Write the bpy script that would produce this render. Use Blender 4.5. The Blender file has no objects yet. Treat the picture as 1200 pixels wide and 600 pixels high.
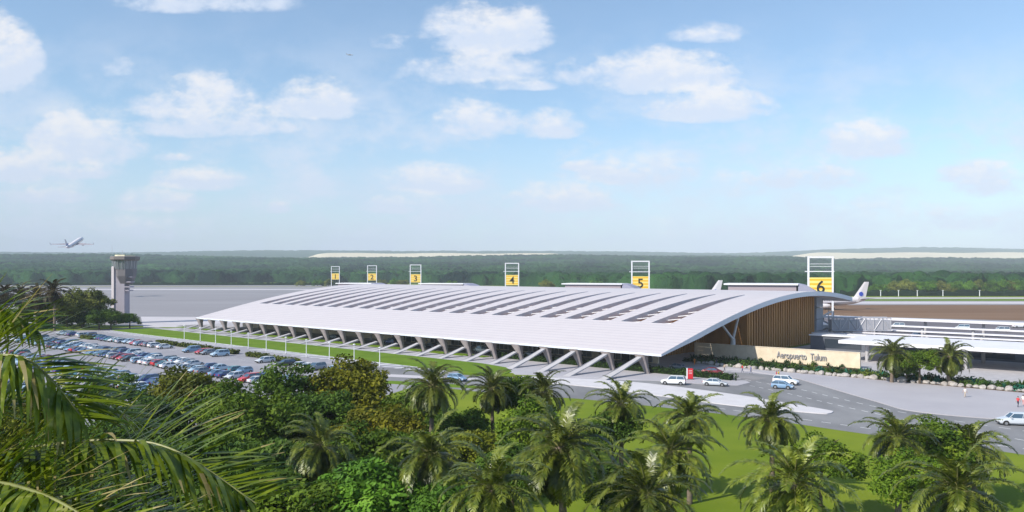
import bpy, bmesh, math, random
import numpy as np
from mathutils import Vector, Matrix

R = math.radians
SC = bpy.context.scene
COL = SC.collection
rnd = random.Random(7)

# ------------------------------------------------------------------ camera, world, sun, exposure
CAM_H, F, HOR = 22.0, 950.0, 318.0
cd = bpy.data.cameras.new('camera')
cam = bpy.data.objects.new('camera', cd); COL.objects.link(cam)
cam.location = (0, 0, CAM_H); cam.rotation_euler = (R(90), 0, 0)
cd.sensor_width = 36; cd.lens = 36 * F / 1200; cd.shift_y = (HOR - 300) / 1200
cd.clip_start = 0.2; cd.clip_end = 30000
SC.camera = cam

SUN_DIR = Vector((-0.76, -0.52, 0.74)).normalized()          # towards the sun
sun_el = math.asin(SUN_DIR.z); sun_az = math.atan2(SUN_DIR.x, SUN_DIR.y)
W = bpy.data.worlds.new('World'); SC.world = W; W.use_nodes = True
SKY_STRENGTH = 0.112
sl = bpy.data.lights.new('sun', 'SUN'); sl.energy = 4.4; sl.angle = R(0.5); sl.color = (1, 0.935, 0.82)
so = bpy.data.objects.new('sun', sl); COL.objects.link(so)
so.rotation_euler = SUN_DIR.to_track_quat('Z', 'Y').to_euler(); so.location = (-300, -200, 400)
SC.view_settings.view_transform = 'Standard'; SC.view_settings.look = 'None'
SC.view_settings.exposure = 0.40; SC.view_settings.gamma = 1; SC.view_settings.use_curve_mapping = False
SC.render.engine = 'CYCLES'
SC.cycles.use_denoising = True
SC.cycles.max_bounces = 6; SC.cycles.diffuse_bounces = 3; SC.cycles.transparent_max_bounces = 8
SC.cycles.volume_bounces = 0

def px_ab(px, py): return ((px - 600) / F, (HOR - py) / F)

def build_world():
    nt = W.node_tree; N = nt.nodes; L = nt.links
    N.clear()
    def nd(t, **k):
        n = N.new(t)
        for a, b in k.items(): setattr(n, a, b)
        return n
    def M(op, a, b=None, c=None, clamp=False):
        n = nd('ShaderNodeMath', operation=op, use_clamp=clamp)
        for i, v in enumerate((a, b, c)):
            if v is None: continue
            if isinstance(v, (int, float)): n.inputs[i].default_value = v
            else: L.new(v, n.inputs[i])
        return n.outputs[0]
    sky = nd('ShaderNodeTexSky', sky_type='NISHITA', sun_disc=False)
    sky.sun_elevation = sun_el; sky.sun_rotation = sun_az
    sky.altitude = 0; sky.air_density = 1.0; sky.dust_density = 0.6; sky.ozone_density = 2.0
    tc = nd('ShaderNodeTexCoord'); sep = nd('ShaderNodeSeparateXYZ')
    L.new(tc.outputs['Generated'], sep.inputs[0])
    yy = M('MAXIMUM', M('ABSOLUTE', sep.outputs[1]), 0.08)
    a = M('DIVIDE', sep.outputs[0], yy); b = M('DIVIDE', sep.outputs[2], yy)
    cv = nd('ShaderNodeCombineXYZ'); L.new(a, cv.inputs[0]); L.new(M('MULTIPLY', b, 1.7), cv.inputs[1])
    def noise(scale, det, rough, off=0.0):
        n = nd('ShaderNodeTexNoise'); n.inputs['Scale'].default_value = scale
        n.inputs['Detail'].default_value = det; n.inputs['Roughness'].default_value = rough
        m = nd('ShaderNodeMapping'); m.inputs['Location'].default_value = (off, off * 0.7, off * 0.3)
        L.new(cv.outputs[0], m.inputs[0]); L.new(m.outputs[0], n.inputs['Vector'])
        return n.outputs['Fac']
    n1 = noise(15, 6, 0.62); n2 = noise(44, 4, 0.6, 3.1); n3 = noise(4.2, 5, 0.6, 7.7)
    puff = M('ADD', M('MULTIPLY', n1, 0.75), M('MULTIPLY', n2, 0.25))
    # cumulus: (px, base py, half width px, height px, strength) of each cloud of this sky
    clouds = [(-10, 88, 58, 85, 1.0), (15, 75, 38, 55, 1.0), (95, 176, 78, 62, 1.0), (20, 202, 70, 38, .8), (135, 82, 28, 34, .45),
              (240, 4, 110, 34, .75), (230, 128, 85, 50, .8), (370, 127, 62, 42, 1.0), (255, 150, 115, 34, .7), (335, 152, 45, 18, .6),
              (205, 186, 30, 9, .7), (235, 215, 60, 28, .8), (185, 240, 60, 26, .65), (325, 246, 22, 14, .55),
              (572, 47, 82, 54, 1.0), (462, 52, 34, 20, .45), (560, 88, 100, 36, .66), (555, 150, 62, 40, .8), (645, 153, 42, 30, .85),
              (600, 102, 60, 14, .65), (785, 96, 100, 46, 1.0), (700, 90, 60, 32, .7), (830, 44, 58, 22, .5), (830, 131, 82, 36, .95),
              (1012, 174, 62, 42, 1.0), (745, 207, 80, 34, .66), (680, 197, 28, 12, .6), (510, 218, 75, 32, .68), (660, 240, 80, 34, .66),
              (950, 212, 70, 32, .6), (1165, 218, 70, 38, .6), (1115, 210, 28, 22, .5), (475, 243, 60, 22, .55), (775, 285, 36, 34, .36),
              (1060, 262, 130, 34, .45), (860, 225, 44, 36, .5), (60, 232, 60, 22, .55), (160, 275, 130, 32, .42), (1130, 160, 60, 10, .25),
              (1140, 50, 30, 12, .2), (90, 205, 60, 20, .6)]
    dens = None; lit = None
    for (px, py, hw, hh, st) in clouds:
        ca, cb = px_ab(px, py); hw *= 1.22 / F; hh *= 1.12 / F; st = min(1.0, st * (1.08 if py < 190 else 1.32))
        da = M('MULTIPLY', M('SUBTRACT', a, ca), 1 / hw)
        v = M('SUBTRACT', b, cb)
        db = M('MAXIMUM', M('MULTIPLY', v, 1 / hh), M('MULTIPLY', v, -2.4 / hh))
        d2 = M('MULTIPLY_ADD', da, da, M('MULTIPLY', db, db))
        k = M('MULTIPLY', M('SUBTRACT', 1.0, d2, clamp=True), st)
        l = M('MULTIPLY', k, M('MULTIPLY', v, 1 / hh, clamp=True))
        dens = k if dens is None else M('MAXIMUM', dens, k)
        lit = l if lit is None else M('MAXIMUM', lit, l)
    fr = M('GREATER_THAN', sep.outputs[1], 0.0)
    dens = M('MULTIPLY', dens, fr)
    raw = M('ADD', M('MULTIPLY', dens, 1.05), M('MULTIPLY', M('SUBTRACT', puff, 0.5), 2.5))
    def sstep(x, lo, hi):
        n = nd('ShaderNodeMapRange', interpolation_type='SMOOTHSTEP')
        n.inputs['From Min'].default_value = lo; n.inputs['From Max'].default_value = hi
        L.new(x, n.inputs['Value']); return n.outputs[0]
    mask = M('MULTIPLY', M('MULTIPLY', sstep(raw, 0.16, 0.86), 0.92), sstep(dens, 0.0, 0.45))
    n4 = noise(9, 7, 0.66, 12.4); band = M('MULTIPLY', sstep(b, -.01, 0.06), sstep(b, 0.34, 0.12))
    wisp = M('MULTIPLY', M('MULTIPLY', sstep(M('ADD', n4, M('MULTIPLY', M('SUBTRACT', n3, .5), .5)), 0.40, 0.70), band), 0.80)
    wisp = M('MULTIPLY', wisp, fr)
    mask = M('MAXIMUM', mask, wisp)
    # thin veil, thicker low down, with soft streaks
    low = sstep(b, 0.20, 0.0)
    veil = M('MULTIPLY', low, M('MULTIPLY_ADD', sstep(n3, 0.3, 0.75), 0.40, 0.42))
    veil = M('ADD', veil, M('MULTIPLY', M('ADD', sstep(n3, 0.48, 0.85), .55), 0.17))
    veil = M('MULTIPLY', veil, sstep(sep.outputs[2], -0.05, 0.02))
    cloudc = nd('ShaderNodeMixRGB'); cloudc.inputs[1].default_value = (5.0, 5.6, 6.7, 1); cloudc.inputs[2].default_value = (6.5, 6.5, 6.7, 1)
    L.new(sstep(M('ADD', M('MULTIPLY', lit, 1.1), M('MULTIPLY', M('SUBTRACT', n2, .5), .9)), 0.0, 0.55), cloudc.inputs[0])
    tint = nd('ShaderNodeMixRGB', blend_type='MULTIPLY'); tint.inputs[0].default_value = 1.0
    L.new(sky.outputs[0], tint.inputs[1]); tint.inputs[2].default_value = (1.02, 1.16, 1.20, 1)
    m1 = nd('ShaderNodeMixRGB'); L.new(veil, m1.inputs[0]); L.new(tint.outputs[0], m1.inputs[1]); m1.inputs[2].default_value = (4.35, 5.0, 6.35, 1)
    m2 = nd('ShaderNodeMixRGB'); L.new(mask, m2.inputs[0]); L.new(m1.outputs[0], m2.inputs[1]); L.new(cloudc.outputs[0], m2.inputs[2])
    bg = nd('ShaderNodeBackground'); bg.inputs[1].default_value = SKY_STRENGTH; L.new(m2.outputs[0], bg.inputs[0])
    out = nd('ShaderNodeOutputWorld'); L.new(bg.outputs[0], out.inputs[0])
    W.cycles.sampling_method = 'MANUAL'; W.cycles.sample_map_resolution = 1024
build_world()

# ------------------------------------------------------------------ materials
MATS = {}
def mat(name, col, rough=0.6, metal=0.0, vary=0.0, vscale=1.0, col2=None, bump=0.0, bscale=20.0, bdist=.1, spec=0.5, detail=5, stretch=(1, 1, 1), emit=0, alpha_trans=0, rot=0.0, vlo=.35, vhi=.65, coat=0):
    if name in MATS: return MATS[name]
    m = bpy.data.materials.new(name); m.use_nodes = True
    nt = m.node_tree; N = nt.nodes; L = nt.links
    p = N['Principled BSDF']
    p.inputs['Base Color'].default_value = (*col, 1); p.inputs['Roughness'].default_value = rough
    p.inputs['Metallic'].default_value = metal; p.inputs['Specular IOR Level'].default_value = spec
    if coat: p.inputs['Coat Weight'].default_value = coat; p.inputs['Coat Roughness'].default_value = .08
    tc = N.new('ShaderNodeTexCoord'); mp = N.new('ShaderNodeMapping'); mp.inputs['Scale'].default_value = stretch
    mp.inputs['Rotation'].default_value = (0, 0, rot)
    L.new(tc.outputs['Object'], mp.inputs[0])
    if vary or col2:
        n = N.new('ShaderNodeTexNoise'); n.inputs['Scale'].default_value = vscale; n.inputs['Detail'].default_value = detail
        n.inputs['Roughness'].default_value = .6
        L.new(mp.outputs[0], n.inputs['Vector'])
        r = N.new('ShaderNodeValToRGB'); L.new(n.outputs['Fac'], r.inputs[0])
        c2 = col2 if col2 else tuple(c * (1 + vary) for c in col)
        c1 = col if col2 else tuple(c * (1 - vary) for c in col)
        r.color_ramp.elements[0].position = vlo; r.color_ramp.elements[0].color = (*c1, 1)
        r.color_ramp.elements[1].position = vhi; r.color_ramp.elements[1].color = (*c2, 1)
        L.new(r.outputs[0], p.inputs['Base Color'])
    if bump:
        n = N.new('ShaderNodeTexNoise'); n.inputs['Scale'].default_value = bscale; n.inputs['Detail'].default_value = 4
        L.new(mp.outputs[0], n.inputs['Vector'])
        b = N.new('ShaderNodeBump'); b.inputs['Strength'].default_value = bump; b.inputs['Distance'].default_value = bdist
        L.new(n.outputs['Fac'], b.inputs['Height']); L.new(b.outputs[0], p.inputs['Normal'])
    MATS[name] = m
    return m

def leaf_mat(name, c1, c2, rough=.62, trans=.2, scale=.6, spec=.18, c3=None):
    if name in MATS: return MATS[name]
    m = bpy.data.materials.new(name); m.use_nodes = True
    nt = m.node_tree; N = nt.nodes; L = nt.links
    p = N['Principled BSDF']; p.inputs['Roughness'].default_value = rough; p.inputs['Specular IOR Level'].default_value = spec
    tc = N.new('ShaderNodeTexCoord'); n = N.new('ShaderNodeTexNoise'); n.inputs['Scale'].default_value = scale; n.inputs['Detail'].default_value = 6
    L.new(tc.outputs['Object'], n.inputs['Vector'])
    r = N.new('ShaderNodeValToRGB'); L.new(n.outputs['Fac'], r.inputs[0])
    r.color_ramp.elements[0].position = .36; r.color_ramp.elements[0].color = (*c1, 1)
    r.color_ramp.elements[1].position = .62; r.color_ramp.elements[1].color = (*c2, 1)
    if c3:
        e = r.color_ramp.elements.new(.70); e.color = (*c3, 1)
    oi = N.new('ShaderNodeObjectInfo'); hs = N.new('ShaderNodeHueSaturation')
    mr = N.new('ShaderNodeMapRange'); mr.inputs['To Min'].default_value = .75; mr.inputs['To Max'].default_value = 1.25
    L.new(oi.outputs['Random'], mr.inputs['Value']); L.new(mr.outputs[0], hs.inputs['Value']); L.new(r.outputs[0], hs.inputs['Color'])
    L.new(hs.outputs[0], p.inputs['Base Color'])
    t = N.new('ShaderNodeBsdfTranslucent'); L.new(hs.outputs[0], t.inputs[0])
    mx = N.new('ShaderNodeMixShader'); mx.inputs[0].default_value = trans
    L.new(p.outputs[0], mx.inputs[1]); L.new(t.outputs[0], mx.inputs[2])
    L.new(mx.outputs[0], N['Material Output'].inputs[0])
    MATS[name] = m
    return m

WHITE = mat('white_paint', (.76, .76, .80), .4)
CONC = mat('concrete', (.40, .385, .40), .8, vary=.1, vscale=.6, bump=.15, bscale=6)
CONC_DK = mat('grey_concrete', (.27, .26, .28), .8, vary=.12, vscale=.5, bump=.15, bscale=5)
GLASS = mat('dark_glass', (.03, .04, .055), .06, spec=.8)
CARGLASS = mat('car_glass', (.05, .09, .14), .05, spec=1.0)
TYRE = mat('tyre_rubber', (.02, .02, .02), .8)
RIM = mat('rim_metal', (.5, .5, .52), .3, metal=.8)
STEEL = mat('galvanised_steel', (.5, .5, .54), .4, metal=.4)
BLACK = mat('black_paint', (.02, .02, .02), .5)
REDP = mat('red_paint', (.55, .02, .03), .4)

# ------------------------------------------------------------------ mesh builder
class MB:
    def __init__(s): s.v = []; s.f = []; s.m = []; s.uv = None
    def add(s, verts, faces, mi=0):
        o = len(s.v); s.v.extend([tuple(v) for v in verts])
        s.f.extend([tuple(i + o for i in f) for f in faces]); s.m.extend([mi] * len(faces)); return s
    def box(s, c, size, rot=None, mi=0, taper=1.0):
        x, y, z = size[0] / 2, size[1] / 2, size[2] / 2
        vs = [Vector(p) for p in ((-x, -y, -z), (x, -y, -z), (x, y, -z), (-x, y, -z), (-x * taper, -y * taper, z), (x * taper, -y * taper, z), (x * taper, y * taper, z), (-x * taper, y * taper, z))]
        if rot is not None: vs = [rot @ v for v in vs]
        c = Vector(c)
        return s.add([v + c for v in vs], [(0, 3, 2, 1), (4, 5, 6, 7), (0, 1, 5, 4), (1, 2, 6, 5), (2, 3, 7, 6), (3, 0, 4, 7)], mi)
    def prism(s, poly, z0, z1, mi=0):
        n = len(poly); lo = [(p[0], p[1], z0) for p in poly]; hi = [(p[0], p[1], z1) for p in poly]
        area = sum(poly[i][0] * poly[(i + 1) % n][1] - poly[(i + 1) % n][0] * poly[i][1] for i in range(n))
        idx = list(range(n)) if area > 0 else list(range(n))[::-1]
        fs = [tuple(i + n for i in idx), tuple(reversed(idx))]
        for k in range(n):
            a, b = idx[k], idx[(k + 1) % n]; fs.append((a, b, b + n, a + n))
        return s.add(lo + hi, fs, mi)
    def hexa(s, b4, t4, mi=0):
        return s.add(list(b4) + list(t4), [(0, 3, 2, 1), (4, 5, 6, 7), (0, 1, 5, 4), (1, 2, 6, 5), (2, 3, 7, 6), (3, 0, 4, 7)], mi)
    def tube(s, path, rad, n=8, mi=0, cap=True, flat=1.0):
        path = [Vector(p) for p in path]
        if not hasattr(rad, '__len__'): rad = [rad] * len(path)
        rings = []; ref = Vector((0, 0, 1))
        for i, p in enumerate(path):
            t = (path[min(i + 1, len(path) - 1)] - path[max(i - 1, 0)]).normalized()
            r = ref if abs(t.dot(ref)) < .95 else Vector((1, 0, 0))
            a = t.cross(r).normalized(); b = a.cross(t).normalized()
            rings.append([p + (a * math.cos(2 * math.pi * k / n) + b * math.sin(2 * math.pi * k / n) * flat) * rad[i] for k in range(n)])
        vs = [v for r_ in rings for v in r_]; fs = []
        for i in range(len(path) - 1):
            for k in range(n):
                fs.append((i * n + k, i * n + (k + 1) % n, (i + 1) * n + (k + 1) % n, (i + 1) * n + k))
        if cap: fs.append(tuple(range(n))[::-1]); fs.append(tuple((len(path) - 1) * n + k for k in range(n)))
        return s.add(vs, fs, mi)
    def loft(s, rings, mi=0, cap=True):
        n = len(rings[0]); vs = [v for r_ in rings for v in r_]; fs = []
        for i in range(len(rings) - 1):
            for k in range(n):
                fs.append((i * n + k, i * n + (k + 1) % n, (i + 1) * n + (k + 1) % n, (i + 1) * n + k))
        if cap: fs.append(tuple(range(n))[::-1]); fs.append(tuple((len(rings) - 1) * n + k for k in range(n)))
        return s.add(vs, fs, mi)
    def disc(s, c, axis, r, h, n=14, mi=0):
        c = Vector(c); ax = Vector(axis).normalized()
        return s.tube([c - ax * h / 2, c + ax * h / 2], r, n, mi)
    def merge(s, o, mi_map=None):
        k = len(s.v); s.v.extend(o.v); s.f.extend([tuple(i + k for i in f) for f in o.f])
        s.m.extend([(mi_map[i] if mi_map else i) for i in o.m]); return s
    def mesh(s, name, mats, smooth=False, off=(0, 0, 0), recalc=True):
        me = bpy.data.meshes.new(name)
        vs = s.v if off == (0, 0, 0) else [(v[0] - off[0], v[1] - off[1], v[2] - off[2]) for v in s.v]
        me.from_pydata(vs, [], s.f)
        for m in mats: me.materials.append(m)
        me.polygons.foreach_set('material_index', s.m)
        if recalc:
            bm = bmesh.new(); bm.from_mesh(me); bmesh.ops.recalc_face_normals(bm, faces=bm.faces[:]); bm.to_mesh(me); bm.free()
        if smooth:
            me.polygons.foreach_set('use_smooth', [True] * len(me.polygons))
            if smooth != 'all': me.set_sharp_from_angle(angle=R(smooth if smooth is not True else 40))
        me.update()
        return me
    def build(s, name, mats, parent=None, smooth=False, off=(0, 0, 0), loc=None, recalc=True, bevel=0):
        if not isinstance(mats, (list, tuple)): mats = [mats]
        o = bpy.data.objects.new(name, s.mesh(name, mats, smooth, tuple(off), recalc)); COL.objects.link(o)
        if parent: o.parent = parent
        if loc is not None: o.location = loc
        if bevel:
            b = o.modifiers.new('bevel', 'BEVEL'); b.width = bevel; b.segments = 2; b.limit_method = 'ANGLE'
        return o

def empty(name, loc=(0, 0, 0), rz=0.0):
    o = bpy.data.objects.new(name, None); COL.objects.link(o); o.location = loc; o.rotation_euler = (0, 0, rz)
    o.empty_display_size = .3
    return o
def tag(o, label=None, cat=None, group=None, kind=None):
    if label: o['label'] = label
    if cat: o['category'] = cat
    if group: o['group'] = group
    if kind: o['kind'] = kind
    return o
def copy_tree(o, parent=None):
    c = o.copy(); COL.objects.link(c); c.parent = parent
    for ch in o.children: copy_tree(ch, c)
    return c
def inst(name, me, parent=None, loc=(0, 0, 0), rot=(0, 0, 0), scale=(1, 1, 1), m=None):
    o = bpy.data.objects.new(name, me); COL.objects.link(o); o.parent = parent
    o.location = loc; o.rotation_euler = rot; o.scale = scale
    if m:
        for i, mm in enumerate(m if isinstance(m, (list, tuple)) else [m]):
            o.material_slots[i].link = 'OBJECT'; o.material_slots[i].material = mm
    return o
ONES = 'zeroth first second third fourth fifth sixth seventh eighth ninth tenth eleventh twelfth thirteenth fourteenth fifteenth sixteenth seventeenth eighteenth nineteenth'.split()
TENS = {20: 'twent', 30: 'thirt', 40: 'fort', 50: 'fift', 60: 'sixt', 70: 'sevent', 80: 'eight', 90: 'ninet'}
def nth(n):
    if n < 20: return ONES[n]
    t = n // 10 * 10
    return TENS[t] + 'ieth' if n == t else TENS[t] + 'y-' + ONES[n - t]

# ------------------------------------------------------------------ plan coordinates
def G(px, py, z=0.0):
    d = F * (CAM_H - z) / (py - HOR)
    return ((px - 600) / F * d, d)
def PD(px, d): return ((px - 600) / F * d, d)                     # ground point on a sight line, at depth d
EX, EY = 31.5, 171.0
LX, LY, PX, PY = -.742, .671, .671, .741
def T(u, w, z=0.0): return (EX + LX * u + PX * w, EY + LY * u + PY * w, z)   # u along the terminal (to the left), w into it
L_ANG = math.atan2(LY, LX); P_ANG = math.atan2(PY, PX)
RW = Matrix.Rotation(P_ANG, 3, 'Z')                                # local x -> w, local y -> u
_pf = np.polyfit([0, 8.7, 20, 35, 51.5, 62, 73, 90, 102, 112], [4.5, 6.5, 9.0, 11.9, 14.4, 15.5, 16.2, 16.0, 15.1, 13.9], 4)
def zr(w): return float(np.polyval(_pf, w))

def sheet(name, polys, z, m, kind='structure', thick=0.0):
    b = MB()
    for p in polys:
        if thick: b.prism(p, z - thick, z)
        else: b.add([(q[0], q[1], z) for q in p], [tuple(range(len(p)))])
    o = b.build(name, m, recalc=bool(thick))
    if not thick:
        bm = bmesh.new(); bm.from_mesh(o.data)
        for f in bm.faces:
            f.normal_update()
            if f.normal.z < 0: f.normal_flip()
        bm.to_mesh(o.data); bm.free()
    return tag(o, kind=kind)
def gp(*pts): return [G(*p) for p in pts]
def tp(*pts): return [T(*p)[:2] for p in pts]
def smooth_line(pts, n=6):
    out = []
    for i in range(len(pts) - 1):
        p0 = pts[max(i - 1, 0)]; p1 = pts[i]; p2 = pts[i + 1]; p3 = pts[min(i + 2, len(pts) - 1)]
        for k in range(n):
            t = k / n
            out.append(tuple(.5 * (2 * p1[j] + (p2[j] - p0[j]) * t + (2 * p0[j] - 5 * p1[j] + 4 * p2[j] - p3[j]) * t * t + (3 * p1[j] - p0[j] - 3 * p2[j] + p3[j]) * t ** 3) for j in (0, 1)))
    out.append(pts[-1]); return out

# ------------------------------------------------------------------ the ground
LAWN = mat('lawn_grass', (.092, .152, .006), .9, col2=(.195, .240, .020), vscale=.05, detail=9, bump=.5, bscale=3, spec=.1, vlo=.3, vhi=.7)
LAWN2 = mat('strip_grass', (.095, .165, .010), .9, col2=(.135, .215, .018), vscale=.2, detail=8, bump=.4, bscale=3, spec=.1)
APRON = mat('apron_concrete', (.235, .225, .24), .75, col2=(.29, .28, .30), vscale=.012, detail=10, stretch=(.3, 1, 1), spec=.2)
PALEC = mat('pale_concrete', (.50, .475, .50), .8, vary=.06, vscale=.05, detail=9, spec=.2)
ROADM = mat('road_asphalt', (.17, .17, .18), .8, col2=(.25, .25, .26), vscale=.10, stretch=(1, .45, 1), detail=10, spec=.2, bump=.2, bscale=15)
LOTM = mat('car_park_asphalt', (.26, .255, .285), .8, col2=(.33, .32, .35), vscale=.09, detail=10, spec=.2)
DARKR = mat('shaded_road_asphalt', (.24, .23, .235), .8, vary=.12, vscale=.2, spec=.2)
PLAZA = mat('plaza_paving', (.37, .355, .385), .7, col2=(.42, .405, .43), vscale=.07, detail=9, spec=.3)
KERB = mat('kerb_concrete', (.56, .54, .56), .8, vary=.05, vscale=.4, spec=.2)
MARK = mat('road_marking_paint', (.72, .72, .72), .6, vary=.08, vscale=2)
SOIL = mat('red_brown_earth', (.15, .085, .05), .95, col2=(.22, .14, .09), vscale=.008, stretch=(.35, 2.5, 1), detail=9, spec=.1)
BED = mat('planting_soil', (.09, .06, .04), .95, vary=.3, vscale=.8, spec=.1)
SANDM = mat('cream_sand', (.62, .55, .40), .9, vary=.08, vscale=.004, spec=.1)
TARMAC = mat('stand_tarmac', (.115, .105, .12), .8, col2=(.16, .145, .16), vscale=.03, detail=9, spec=.2)
YMARK = mat('yellow_marking_paint', (.6, .4, .05), .6)

S = 9000
tag(MB().add([(-S, -1400, 0), (S, -1400, 0), (S, S, 0), (-S, S, 0)], [(0, 1, 2, 3)]).build('ground', LAWN, recalc=False), kind='structure')

# airfield
sheet('apron', [gp((-700, 377), (0, 378), (120, 381), (300, 384.5), (600, 392), (1000, 402), (1300, 418), (1900, 440), (1900, 352), (900, 350), (700, 338), (430, 333.6), (-700, 333.6))], .004, APRON)
sheet('pale_apron', [gp((168, 383.3), (165, 371), (260, 371.5), (600, 375), (600, 386), (330, 384))], .008, PALEC)
sheet('taxiway', [gp((-700, 338.0), (700, 339), (700, 340), (-700, 339.4))], .008, PALEC)
sheet('taxiway_edge', [gp((-700, 335.2), (200, 335.6), (430, 335.8), (430, 336.3), (-700, 336.0))], .008, mat('dry_grass', (.25, .24, .12), .9, vary=.2, vscale=.02, spec=.1))
sheet('apron_joint', [gp((-700, 367), (600, 369), (600, 369.7), (-700, 367.8))], .008, CONC_DK)
sheet('earth_field', [gp((890, 357.5), (1900, 357.0), (1900, 378), (1200, 375.8), (1000, 371), (890, 368))], .008, SOIL)
sheet('runway_grass', [gp((960, 350.6), (1900, 350.6), (1900, 352.8), (960, 352.6))], .008, LAWN2)
sheet('runway', [gp((940, 353.4), (1900, 353.6), (1900, 356.4), (940, 356.0))], .008, PALEC)
sheet('runway_shoulder', [gp((960, 348.4), (1900, 348.6), (1900, 350.2), (960, 350.0))], .004, PALEC)
sheet('aircraft_stand', [gp((930, 372.5), (1080, 374.5), (1200, 377.5), (1900, 388), (1900, 455), (1300, 425), (1000, 408), (930, 400))], .012, TARMAC)
sheet('stand_markings', [[T(u, w)[:2] for (u, w) in ((a, ww), (a, ww + .5), (a - ln, ww + .5), (a - ln, ww))] for (a, ww, ln) in ((40, 96, 170), (40, 112, 170), (30, 136, 170), (60, 148, 200))], .016, MARK)
sheet('stand_guide_line', [[T(u, w)[:2] for (u, w) in ((45, 124), (45, 125), (0, 130), (-14, 130), (-14, 129.2), (0, 129.2))]], .016, YMARK)

# car park and its lanes
sheet('car_park', [tp((36, -24), (226, -24), (236, -40), (232, -60), (150, -130), (20, -130), (20, -60))], .004, LOTM)
sheet('access_road', [smooth_line(gp((70, 396), (110, 392.5), (138, 388.5), (175, 386), (205, 386)), 4) + smooth_line(gp((185, 383.6), (150, 384), (118, 386.4), (95, 390), (60, 393.3)), 4)], .008, LOTM)
bays = []
for i in range(42):
    u = 46 + i * 4.2
    if 116 < u < 124: continue
    bays.append(tp((u, -24.7), (u + 1.1, -24.7), (u + 2.6, -29.0), (u + 1.5, -29.0)))
bays.append(tp((44, -24.25), (116, -24.25), (116, -24.6), (44, -24.6)))
bays.append(tp((124, -24.25), (222, -24.25), (222, -24.6), (124, -24.6)))
ROWS = [-43, -57.5, -63, -78, -83.5, -98]
for q in ROWS:
    for i in range(56):
        u = 42 + i * 3.1
        if u < 230 + (q + 43) * 1.6: bays.append(tp((u, q - 2.4), (u + .14, q - 2.4), (u + .14, q + 2.4), (u, q + 2.4)))
sheet('parking_bay_markings', bays, .010, MARK)
strip = smooth_line(tp((26, -20.5), (31, -23.5), (40, -24), (120, -24), (216, -24), (222, -20), (222, -9.5)), 4) + tp((120, -9.3), (44, -9.3), (34, -11.5), (28, -16))
sheet('kerbed_grass_strip', [strip], .10, LAWN2, thick=.12)
sheet('forecourt_paving', [tp((46, -.6), (216, -.6), (216, -9.26), (120, -9.26), (46, -9.26))], .07, CONC, thick=.07)
sheet('entrance_paving', [tp((46.02, -.6), (46.02, -9.26), (34, -11.6), (28, -16.2), (24, -19.5), (12, -14), (4, -10.5), (-6, -7.2), (-15, -5.5), (-19, -3), (-19, 2), (-17, 4.3), (46.02, 4.3))], .074, PLAZA, thick=.07)
# roads in front
up = smooth_line(gp((330, 424), (430, 429), (560, 440.5), (640, 442.5), (755, 446), (800, 441), (850, 436), (935, 444), (1027, 471), (1075, 483), (1200, 494), (1500, 515)), 5)
lowl = smooth_line(gp((1500, 590), (1200, 533), (1010, 508), (900, 492), (800, 480), (680, 467.5), (600, 463), (500, 452), (430, 442), (330, 430)), 5)
sheet('road', [up + lowl], .008, ROADM)
sheet('forecourt_road', [tp((60, -20), (60, 4.4), (-17, 4.4), (-19, 30), (-60, 22), (-62, 15), (-30, -6), (0, -16))], .006, PLAZA)
sheet('entrance_road', [tp((11.9, 4.5), (11.9, 30), (-19.1, 30), (-19.1, 4.5))], .007, PLAZA)
sheet('covered_road', [tp((230, 4.5), (230, 13.5), (4, 13.5), (-18, 12), (-18, 3.5), (0, 4.5))], .012, DARKR)
sheet('kerb_verge', [tp((222, .7), (222, 3.6), (53, 3.6), (53, .7))], .09, LAWN2, thick=.09)
sheet('terminal_pavement', [tp((228, 13.6), (228, 112), (10, 112), (10, 38), (-2, 38), (-2, 26), (4, 13.6))], .10, CONC, thick=.1)
sheet('median_island', [smooth_line(gp((610, 441.2), (700, 445.5), (760, 450), (855, 462), (937, 475.5), (972, 481.6), (976, 483.2), (972, 485), (960, 485), (900, 479.5), (853, 475), (767, 463.5), (690, 453.5), (610, 447)), 5)], .13, KERB, thick=.13)
sheet('grass_island', [smooth_line(gp((440, 446), (500, 449), (566, 453.5), (568, 455.5), (500, 452.5), (440, 448.5)), 4)], .12, LAWN2, thick=.12)
sheet('plaza', [gp((835, 432), (872, 434)) + smooth_line(gp((935, 444), (1027, 471), (1075, 483), (1200, 494), (1500, 515)), 5) + gp((1500, 470), (1200, 456), (1000, 443), (930, 435.5), (860, 428.5))], .12, PLAZA, thick=.12)
sheet('planting_bed', [tp((12, 30), (12, 39.3), (-27, 39.3), (-29, 31.5), (-100, 30), (-100, 23), (-60, 22.3), (-20, 23.4), (0, 25.2))], .20, BED, thick=.2)
sheet('service_yard', [tp((-29.2, 31.7), (-27, 41.2), (5.5, 41.2), (5.5, 100), (-14, 100), (-120, 92), (-120, 30.2))], .016, CONC)
def dashes(pts, n, duty=.5, wd=.18):
    P_ = [Vector(G(*p)) for p in pts]; seg = [(b - a).length for a, b in zip(P_, P_[1:])]; tot = sum(seg); out = []
    def at(s):
        for a, b, l in zip(P_, P_[1:], seg):
            if s <= l: return a + (b - a) * (s / l), (b - a).normalized()
            s -= l
        return P_[-1], (P_[-1] - P_[-2]).normalized()
    for i in range(n):
        a, t = at(tot * i / n); b, _ = at(tot * (i + duty) / n); s = Vector((-t.y, t.x)) * wd / 2
        out.append([tuple(a + s), tuple(b + s), tuple(b - s), tuple(a - s)])
    return out
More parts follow.
